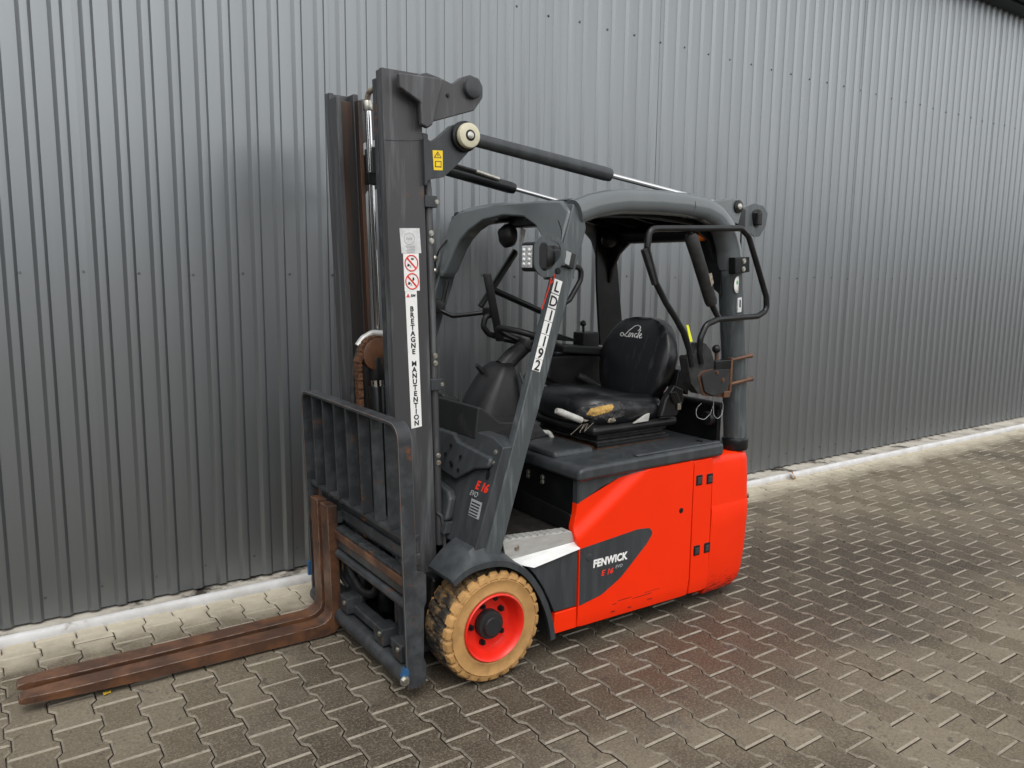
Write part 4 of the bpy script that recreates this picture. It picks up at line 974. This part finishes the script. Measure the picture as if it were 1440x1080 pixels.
# lower bracket carrying the tilt cylinder and its pale roller
for s in (-1, 1):
    y0, y1 = ((-.280, -.248) if s < 0 else (.268, .300))
    lbk = prism('tilt_bracket', MD([(p.x, p.y) for p in rounded([(-.178, 2.080, 0), (-.145, 2.062, 0), (-.110, 2.087, 0), (-.060, 2.130, 0), (-.010, 2.150, 0), (.025, 2.12, 0), (.020, 2.05, 0), (-.045, 1.985, 0), (-.095, 1.942, 0), (-.157, 1.930, 0), (-.172, 1.900, 0)], .018)]), y0, y1, 'anthracite', FK, .008, seg=3)
    yr = -.282 if s < 0 else .302
    cyl('pin_collar', (.030, yr-.004*s, 2.107), (.030, yr+s*.018, 2.107), .057, 'blackpaint', lbk, 32, .004)
    cyl('pale_roller', (.032, yr+s*.018, 2.107), (.032, yr+s*.048, 2.107), .047, 'cream', lbk, 36, .010)
    cyl('roller_recess', (.032, yr+s*.046, 2.107), (.032, yr+s*.0490, 2.107), .021, 'blackpaint', lbk, 24, .001)
    cyl('roller_bolt', (.032, yr+s*.046, 2.107), (.032, yr+s*.0515, 2.107), .014, 'zinc', lbk, 16, .002)
    pa = Vector((.032, -.292 if s < 0 else .312, 2.105)); pb = Vector((1.42, -.408 if s < 0 else .428, 1.915))
    def tp3(x, dy=0, dz=0): return pa.lerp(pb, (x-pa.x)/(pb.x-pa.x))+Vector((0, dy, dz))
    tc = tube('tilt_cylinder', [tp3(.012), tp3(.062), tp3(.08), tp3(.69), tp3(.715)], [.020, .022, .026, .029, .0265], 'blackpaint' if s > 0 else 'anthracite', FK, 20)
    tube('tilt_rod', [tp3(.71), tp3(1.42)], .0115, 'chrome', tc, 14)
    if s > 0:
        tube('tilt_hose', [tp3(.08, -.03, .03), tp3(.28, -.03, .026), tp3(.47, -.03, .024)], .008, 'rubber', tc, 8, .05); tube('hose_fitting', [tp3(.46, -.03, .024), tp3(.60, -.03, .018)], .011, 'zinc', tc, 8)
ys = prism('warning_sticker', MD([(-.142, 2.034), (-.100, 2.036), (-.100, 1.966), (-.137, 1.964)]), -.2815, -.280, 'yellow', FK, 0)
prism('warning_triangle', MD([(-.137, 2.008), (-.105, 2.009), (-.121, 2.032)]), -.2822, -.2814, 'ink', ys, 0); prism('triangle_inner', MD([(-.132, 2.010), (-.110, 2.011), (-.121, 2.027)]), -.2828, -.2821, 'yellow', ys, 0)
prism('exclamation', MD([(-.1222, 2.013), (-.1198, 2.013), (-.1192, 2.023), (-.1228, 2.023)]), -.2834, -.2827, 'ink', ys, 0)
prism('manual_icon', MD([(-.132, 1.975), (-.106, 1.976), (-.106, 1.998), (-.132, 1.997)]), -.2822, -.2814, 'ink', ys, 0); prism('manual_icon_inner', MD([(-.129, 1.978), (-.109, 1.979), (-.109, 1.995), (-.129, 1.994)]), -.2828, -.2821, 'yellow', ys, 0)
# hydraulic pipe behind the near rail, with clips
pp = tube('hydraulic_pipe', [MS(MXR+.024, -.242, .50), MS(MXR+.024, -.242, .60), MS(MXR+.024, -.242, 1.90), MS(MXR+.024, -.23, 1.97)], .0155, 'mast', FK, 12)
for z in (1.86, 1.16):
    box('pipe_clip', MXR-.002, MXR+.050, -.268, -.22, z-.022, z+.022, 'anthracite', pp, .003, f=MS); bolt(pp, MS(MXR+.046, -.268, z), (0, -1, 0), .006, .004)
for z in (1.73, 1.26, .86): bolt(pp, MS(MXR+.024, -.258, z+.013), (0, -1, 0), .008, .006); bolt(pp, MS(MXR+.024, -.258, z-.016), (0, -1, 0), .008, .006)
tube('lower_pipe', [MS(MXR+.012, -.252, .64), MS(MXR+.030, -.26, .62), MS(MXR+.038, -.26, .52), MS(MXR+.04, -.26, .40), MS(MXR+.04, -.26, .25)], .008, 'mast', pp, 8, .02)
bolt(FK, (-.07, -.335, .235), (0, -1, 0), .016, .016); bolt(FK, (-.055, -.33, .40), (0, -1, 0), .022, .014, 'blackpaint')
# stickers on the rail face
SF = -.260
def RF(x, z): return (x-.033*z, z)           # rail-face coordinates
def strip(name, pts, off, material, parent): return prism(name, MD(pts), SF-off, SF-off+.0012, material, parent, 0)
def mp_(x, y, z): return (1.0269*x+.0424, y, 1.0269*z-.0431)
s1 = strip('notice_sticker', [(-.268, 1.752), (-.187, 1.755), (-.180, 1.665), (-.260, 1.662)], .0014, 'offwhite', rn)
tube('notice_ring', [mp_(-.229+.021*math.cos(a), SF-.0015, 1.716+.021*math.sin(a)) for a in [2*math.pi*k/24 for k in range(24)]], .0010, 'lettering_grey', s1, 5, closed=True)
text('notice_text', 'EWF', .013, mp_(-.229, SF-.0016, 1.7115), XR, ZU, 'lettering_grey', s1, align='CENTER')
for k in range(5): strip('notice_line', [(-.246+.004*k % .01, 1.690-k*.0055), (-.206, 1.691-k*.0055), (-.206, 1.688-k*.0055), (-.246+.004*k % .01, 1.687-k*.0055)], .0019, 'lettering_grey', s1)
s2 = strip('prohibition_sticker', [(-.254, 1.6615), (-.191, 1.664), (-.187, 1.528), (-.249, 1.526)], .0014, 'white', rn)
for cz_ in (1.628, 1.562):
    cx_ = -.221 if cz_ > 1.6 else -.2185
    tube('prohibition_ring', [mp_(cx_+.026*math.cos(a), SF-.0016, cz_+.028*math.sin(a)) for a in [2*math.pi*k/32 for k in range(32)]], .0024, 'red_ink', s2, 6, closed=True)
    strip('prohibition_bar', [(cx_-.022, cz_+.018), (cx_-.017, cz_+.022), (cx_+.021, cz_-.018), (cx_+.017, cz_-.022)], .0024, 'red_ink', s2)
    strip('pictogram', [(cx_-.018, cz_-.012), (cx_-.010, cz_-.012), (cx_-.006, cz_-.006), (cx_-.015, cz_-.001)], .0021, 'ink', s2)
    strip('pictogram', [(cx_-.007, cz_-.016), (cx_-.001, cz_-.016), (cx_-.001, cz_-.008), (cx_-.006, cz_-.007)], .0021, 'lettering_grey', s2)
    if cz_ > 1.6: strip('pictogram', [(cx_-.002, cz_+.012), (cx_+.009, cz_+.012), (cx_+.009, cz_+.018), (cx_-.002, cz_+.018)], .0021, 'ink', s2)
    else: strip('pictogram', [(cx_+.002, cz_+.002), (cx_+.005, cz_+.002), (cx_+.010, cz_+.008), (cx_+.004, cz_+.016), (cx_+.001, cz_+.009)], .0021, 'ink', s2)
ls = strip('company_sticker', [(-.247, 1.5255), (-.200, 1.5275), (-.1815, 1.016), (-.2255, 1.011)], .0014, 'white', rn)
text('sticker_logo', 'BM', .015, mp_(-.226, SF-.0016, 1.505), XR, ZU, 'ink', ls, bold=.0003, shear=.2, sx=1.0)
prism('sticker_logo_mark', MD([(-.243, 1.504), (-.229, 1.504), (-.236, 1.519)]), SF-.0022, SF-.0012, 'red_ink', ls, 0)
word = 'BRETAGNE MANUTENTION'
for k, ch in enumerate(word):
    if ch == ' ': continue
    z = 1.462-(1.462-1.032)*k/(len(word)-1); zz = z-.010; x = -.2232+.0400*(1.52-z)
    text('sticker_letter', ch, .0270, mp_(x, SF-.0016, zz), XR, ZU, 'ink', ls, bold=.0010, align='CENTER')
# ---- lift cylinders, chain, hoses between the rails
lc = cyl('lift_cylinder', MS(-.165, .020, .15), MS(-.165, .020, 1.13), .034, 'blackpaint', FK, 20, .004)
cyl('cylinder_gland', MS(-.165, .020, 1.13), MS(-.165, .020, 1.155), .022, 'chrome', lc, 16); cyl('cylinder_head', MS(-.165, .020, 1.155), MS(-.165, .020, 1.25), .036, 'black', lc, 20, .004)
lathe_y('chain_pulley', [(.00001, -.012), (.062, -.012), (.066, -.010), (.052, 0), (.052, .026), (.066, .036), (.062, .038), (.00001, .038)], -.165-.033*1.26, 1.262, 'rust', lc, 32)
cp = [(-.245-.033*z, z) for z in [.50+k*.018 for k in range(42)]]
pc = (-.207, 1.262)
cp += [(pc[0]-.066*math.cos(a), pc[1]+.066*math.sin(a)) for a in [math.pi*k/12 for k in range(13)]]
bm = bmesh.new()
for k in range(len(cp)-1):
    a, b = Vector((cp[k][0], 0, cp[k][1])), Vector((cp[k+1][0], 0, cp[k+1][1])); t = (b-a).normalized(); n = Vector((-t.z, 0, t.x)); mid = (a+b)/2; l = (b-a).length
    for yy in ((-.004, .003), (.012, .019), (.027, .034)) if k % 2 else ((.004, .011), (.020, .027)):
        hw = .0095
        vs = [bm.verts.new(mid+t*l*.78*i+n*hw*j+Vector((0, y, 0))) for i in (-1, 1) for j in (-1, 1) for y in yy]
        for q in ((0, 1, 3, 2), (4, 6, 7, 5), (0, 4, 5, 1), (2, 3, 7, 6), (0, 2, 6, 4), (1, 5, 7, 3)): bm.faces.new([vs[i] for i in q])
lch = from_bm('lift_chain', bm, 'chain', FK); lch['kind'] = 'stuff'
tube('chain_guard_hose', [(-.29, .052, .80), (-.295, .052, 1.10), (-.290, .052, 1.20), (-.26, .052, 1.295), (-.20, .052, 1.335), (-.14, .052, 1.30)], .011, 'rubber', FK, 10, .05)
tube('hose_guide', [(-.268, .052, 1.293), (-.245, .052, 1.322), (-.205, .052, 1.342), (-.155, .052, 1.338)], .016, 'silver', FK, 10, .03)
fc = cyl('side_lift_cylinder', MS(-.090, .150, .15), MS(-.090, .150, 1.27), .028, 'blackpaint', FK, 18, .003)
cyl('chrome_rod', MS(-.090, .150, 1.27), MS(-.090, .150, 2.245), .0135, 'chrome', fc, 16)
cyl('rod_head', MS(-.090, .150, 2.245), MS(-.090, .150, 2.285), .020, 'zinc', fc, 14, .004); mast_box('rod_clamp', -.115, -.06, .12, .18, 1.95, 2.00, 'blackpaint', fc, .004)
tube('top_hose', [MS(-.090, .155, 2.285), MS(-.090, .135, 2.318), MS(-.09, .07, 2.318), MS(-.09, -.08, 2.29)], .012, 'tape', fc, 10, .04)
tube('mast_hose', [MS(-.05, .10, .30), MS(-.05, .105, 1.2), MS(-.05, .11, 2.12)], .010, 'rubber', FK, 8)
ncy = cyl('side_lift_cylinder', MS(-.062, -.130, .15), MS(-.062, -.130, 1.27), .028, 'blackpaint', FK, 18, .003); cyl('chrome_rod', MS(-.062, -.130, 1.27), MS(-.062, -.130, 2.19), .0135, 'chrome', ncy, 16)

# ================================================================ FORK CARRIAGE, BACKREST, FORKS
YN, YF_ = -.470, .510
CB = 0.020
def CM(x, y, z): return (x-.033*(z-1.0), y, z)
carr = box('fork_carriage', -.335, -.290, YN+.02, YF_-.02, .405, .492, 'carriage', FK, .004, f=CM)
for k in range(13): box('carriage_notch', -.338, -.31, YN+.05+k*.073, YN+.08+k*.073, .476, .4955, 'carriage', carr, .003, f=CM)
box('carriage_lip', -.345, -.3355, YN+.02, YF_-.02, .447, .480, 'rust', carr, .003, f=CM)
box('carriage_channel', -.30, -.27, YN+.015, YF_-.015, .52, .565, 'carriage', carr, .004, f=CM)
tube('shift_bar', [CM(-.325, YN+.012, .372), CM(-.325, YF_-.01, .372)], .021, 'carriage', carr, 14)
cyl('shift_rod', CM(-.325, -.456, .372), CM(-.325, -.40, .372), .0125, 'chrome', carr, 12)
tube('lower_bar', [CM(-.33, YN+.006, .085), CM(-.33, YF_-.006, .085)], .036, 'carriage', carr, 16)
box('lower_plate', -.315, -.26, YN+.06, .38, .125, .165, 'carriage', carr, .006, f=CM)
for y in (-.41, -.25, .10): box('lower_clamp', -.345, -.27, y, y+.085, .128, .198, 'carriage', carr, .005, f=CM)
for y in (-.385, -.225, .125): bolt(carr, CM(-.346, y, .175), (-1, 0, 0), .008, .006)
for y in (-.28, .26): box('carriage_roller_plate', -.285, -.23, y-.012, y+.012, .12, .62, 'carriage', carr, .004, f=CM)
tube('carriage_hose', [(-.26, .22, .47), (-.27, .19, .30), (-.25, .10, .225), (-.23, .02, .23), (-.22, -.02, .34), (-.22, -.02, .46)], .012, 'rubber', carr, 10, .06)
tube('carriage_hose', [(-.25, .25, .45), (-.255, .21, .29), (-.24, .12, .205), (-.22, .03, .215), (-.21, .0, .34)], .012, 'rubber', carr, 10, .06)
tube('carriage_hose', [(-.27, .29, .36), (-.28, .27, .25), (-.26, .22, .20)], .010, 'rubber', carr, 10, .05)
# backrest: bent flat bar with rounded corners, sill with seats for the slats, slats
fx0, fx1 = -.352, -.296
outer = rounded([(YN, .05, 0), (YN, 1.062, 0), (YF_, 1.062, 0), (YF_, .05, 0)], [0, .075, .075, 0], 8)
inner = rounded([(YN+.0125, .05, 0), (YN+.0125, 1.0495, 0), (YF_-.0125, 1.0495, 0), (YF_-.0125, .05, 0)], [0, .062, .062, 0], 8)
bm = bmesh.new(); V = [[bm.verts.new(CM(x, p.x, p.y)) for p in ring] for ring, x in ((outer, fx0), (inner, fx0), (inner, fx1), (outer, fx1))]
n = len(outer)
for a in range(4):
    for k in range(n-1): bm.faces.new((V[a][k], V[a][k+1], V[(a+1) % 4][k+1], V[(a+1) % 4][k]))
bm.faces.new([V[a][0] for a in range(4)]); bm.faces.new([V[a][n-1] for a in range(4)][::-1])
bmesh.ops.recalc_face_normals(bm, faces=bm.faces[:])
for f_ in bev(bm, .0022, 2, 50): f_.material_index = 1
br = crisp(from_bm('load_backrest', bm, 'carriage', FK, 50))
br.data.materials.append(M['chipped_edge'])
for k, y in enumerate((.385, .262, .138, .010, -.112, -.232, -.352)):
    box('backrest_slat', fx0+.006, fx1-.004, y-.005, y+.005, .640, 1.0492, 'carriage', br, .0015, f=CM)
for k, y in enumerate((.445, .323, .200, .074, -.051, -.172, -.292, -.412)):
    pass
box('backrest_sill', -.335, -.272, YN+.0127, YF_-.0127, .622, .6395, 'carriage', br, .003, f=CM)
box('sill_web', -.285, -.275, YN+.02, YF_-.02, .50, .622, 'carriage', br, .002, f=CM)
for y in (.30, .36, .235): bolt(br, CM(-.288, y, .60), (-1, 0, 0), .012, .012)
prism('side_plate', [(-.300, .06), (-.245, .06), (-.240, .13), (-.252, .16), (-.250, .36), (-.240, .38), (-.241, .485), (-.262, .50), (-.300, .51)], YN-.001, YN+.014, 'carriage', br, .002)
prism('side_plate', [(-.300, .06), (-.245, .06), (-.240, .13), (-.252, .16), (-.250, .36), (-.240, .38), (-.241, .485), (-.262, .50), (-.300, .51)], YF_-.014, YF_+.001, 'navy', br, .002)
prism('frame_foot', [(-.345, .105), (-.315, .098), (-.315, .13), (-.33, .142)], YN-.0015, YN+.02, 'blue', br, .002)
bolt(br, (-.335, YN-.002, .095), (0, -1, 0), .014, .016)
box('blue_stop', -.338, -.322, .505, .523, .175, .245, 'blue', br, .003)
# forks: L-shaped, rusty; both pushed to the far side
def fork(y0, y1):
    xf, xb = -.345, -.300
    prof = [(-1.520, .052), (-1.520, .046), (-1.50, .040), (-1.10, .020), (-.60, .010), (-.38, .006), (-.335, .012), (-.308, .035), (xb, .075), (xb-.012, .590), (xf-.012, .590), (xf, .115), (xf-.008, .085), (xf-.035, .066), (xf-.07, .060), (-1.10, .063), (-1.49, .068), (-1.515, .063)]
    bm = bmesh.new(); n = len(prof)
    for yy in (y0, y1): pass
    def tp(x, y):     # blade narrows at the tip
        c = (y0+y1)/2; t = max(0, min(1, (x+1.52)/.16)); w = .62+.38*math.sqrt(t); return c+(y-c)*w
    pr = []
    for i in range(n):
        a, b = prof[i], prof[(i+1) % n]; pr.append(a)
        if abs(a[0]-b[0]) > .2:
            for k in range(1, 6): pr.append((a[0]+(b[0]-a[0])*k/6, a[1]+(b[1]-a[1])*k/6))
    A = [bm.verts.new((x, tp(x, y0), z)) for x, z in pr]; B = [bm.verts.new((x, tp(x, y1), z)) for x, z in pr]
    bm.faces.new(A); bm.faces.new(B[::-1])
    for i in range(len(pr)): bm.faces.new((A[i], B[i], B[(i+1) % len(pr)], A[(i+1) % len(pr)]))
    bmesh.ops.recalc_face_normals(bm, faces=bm.faces[:])
    for f_ in bev(bm, .0022, 2, 50): f_.material_index = 2
    fo = crisp(from_bm('fork', bm, 'rust', FK, 50))
    fo.data.materials.append(M['navy']); fo.data.materials.append(M['worn_edge'])
    for p in fo.data.polygons:
        if p.center.x > xf+.004 and p.center.z > .10 and abs(p.normal.y) > .9: p.material_index = 1
    box('fork_hook', xb-.013, xb+.02, y0+.008, y1-.008, .505, .560, 'carriage', fo, .004)
    box('fork_lower_hook', xb-.002, xb+.03, y0+.008, y1-.008, .095, .135, 'carriage', fo, .004)
    return fo
fork(.203, .286); fork(.322, .405)

# ================================================================ small things on the ground
def leaf(name, loc, size, material, label, cat, seed):
    bm = bmesh.new(); ring = []
    c = bm.verts.new((0, 0, size*.12))
    for k in range(14):
        a = 2*math.pi*k/14; r = size*(.55+.45*abs(math.cos(a*1.5+seed)))*(1.3 if k % 2 else .9)
        ring.append(bm.verts.new((r*math.cos(a), r*.8*math.sin(a), size*(.10+.35*mnoise.noise(Vector((math.cos(a)*1.5+seed, math.sin(a)*1.5, seed)))))))
    for k in range(14): bm.faces.new((c, ring[k], ring[(k+1) % 14]))
    r_ = bmesh.ops.extrude_face_region(bm, geom=bm.faces[:])
    for v in [g for g in r_['geom'] if isinstance(g, bmesh.types.BMVert)]: v.co.z += .0012
    o = from_bm(name, bm, material, None, 40); o.location = loc; tag(o, label, cat); return o
lf = leaf('dry_leaf', (5.285, 3.700, .030), .045, 'leaf', 'orange brown dry leaf leaning on the white kerb right of the forklift', 'leaf', 1.0)
lf.rotation_euler = (1.0, .2, .5)
leaf('yellow_leaf', (.335, 3.150, .004), .015, 'yleaf', 'tiny bright yellow leaf scrap on the paving beside the fork tips', 'leaf', 3.0)
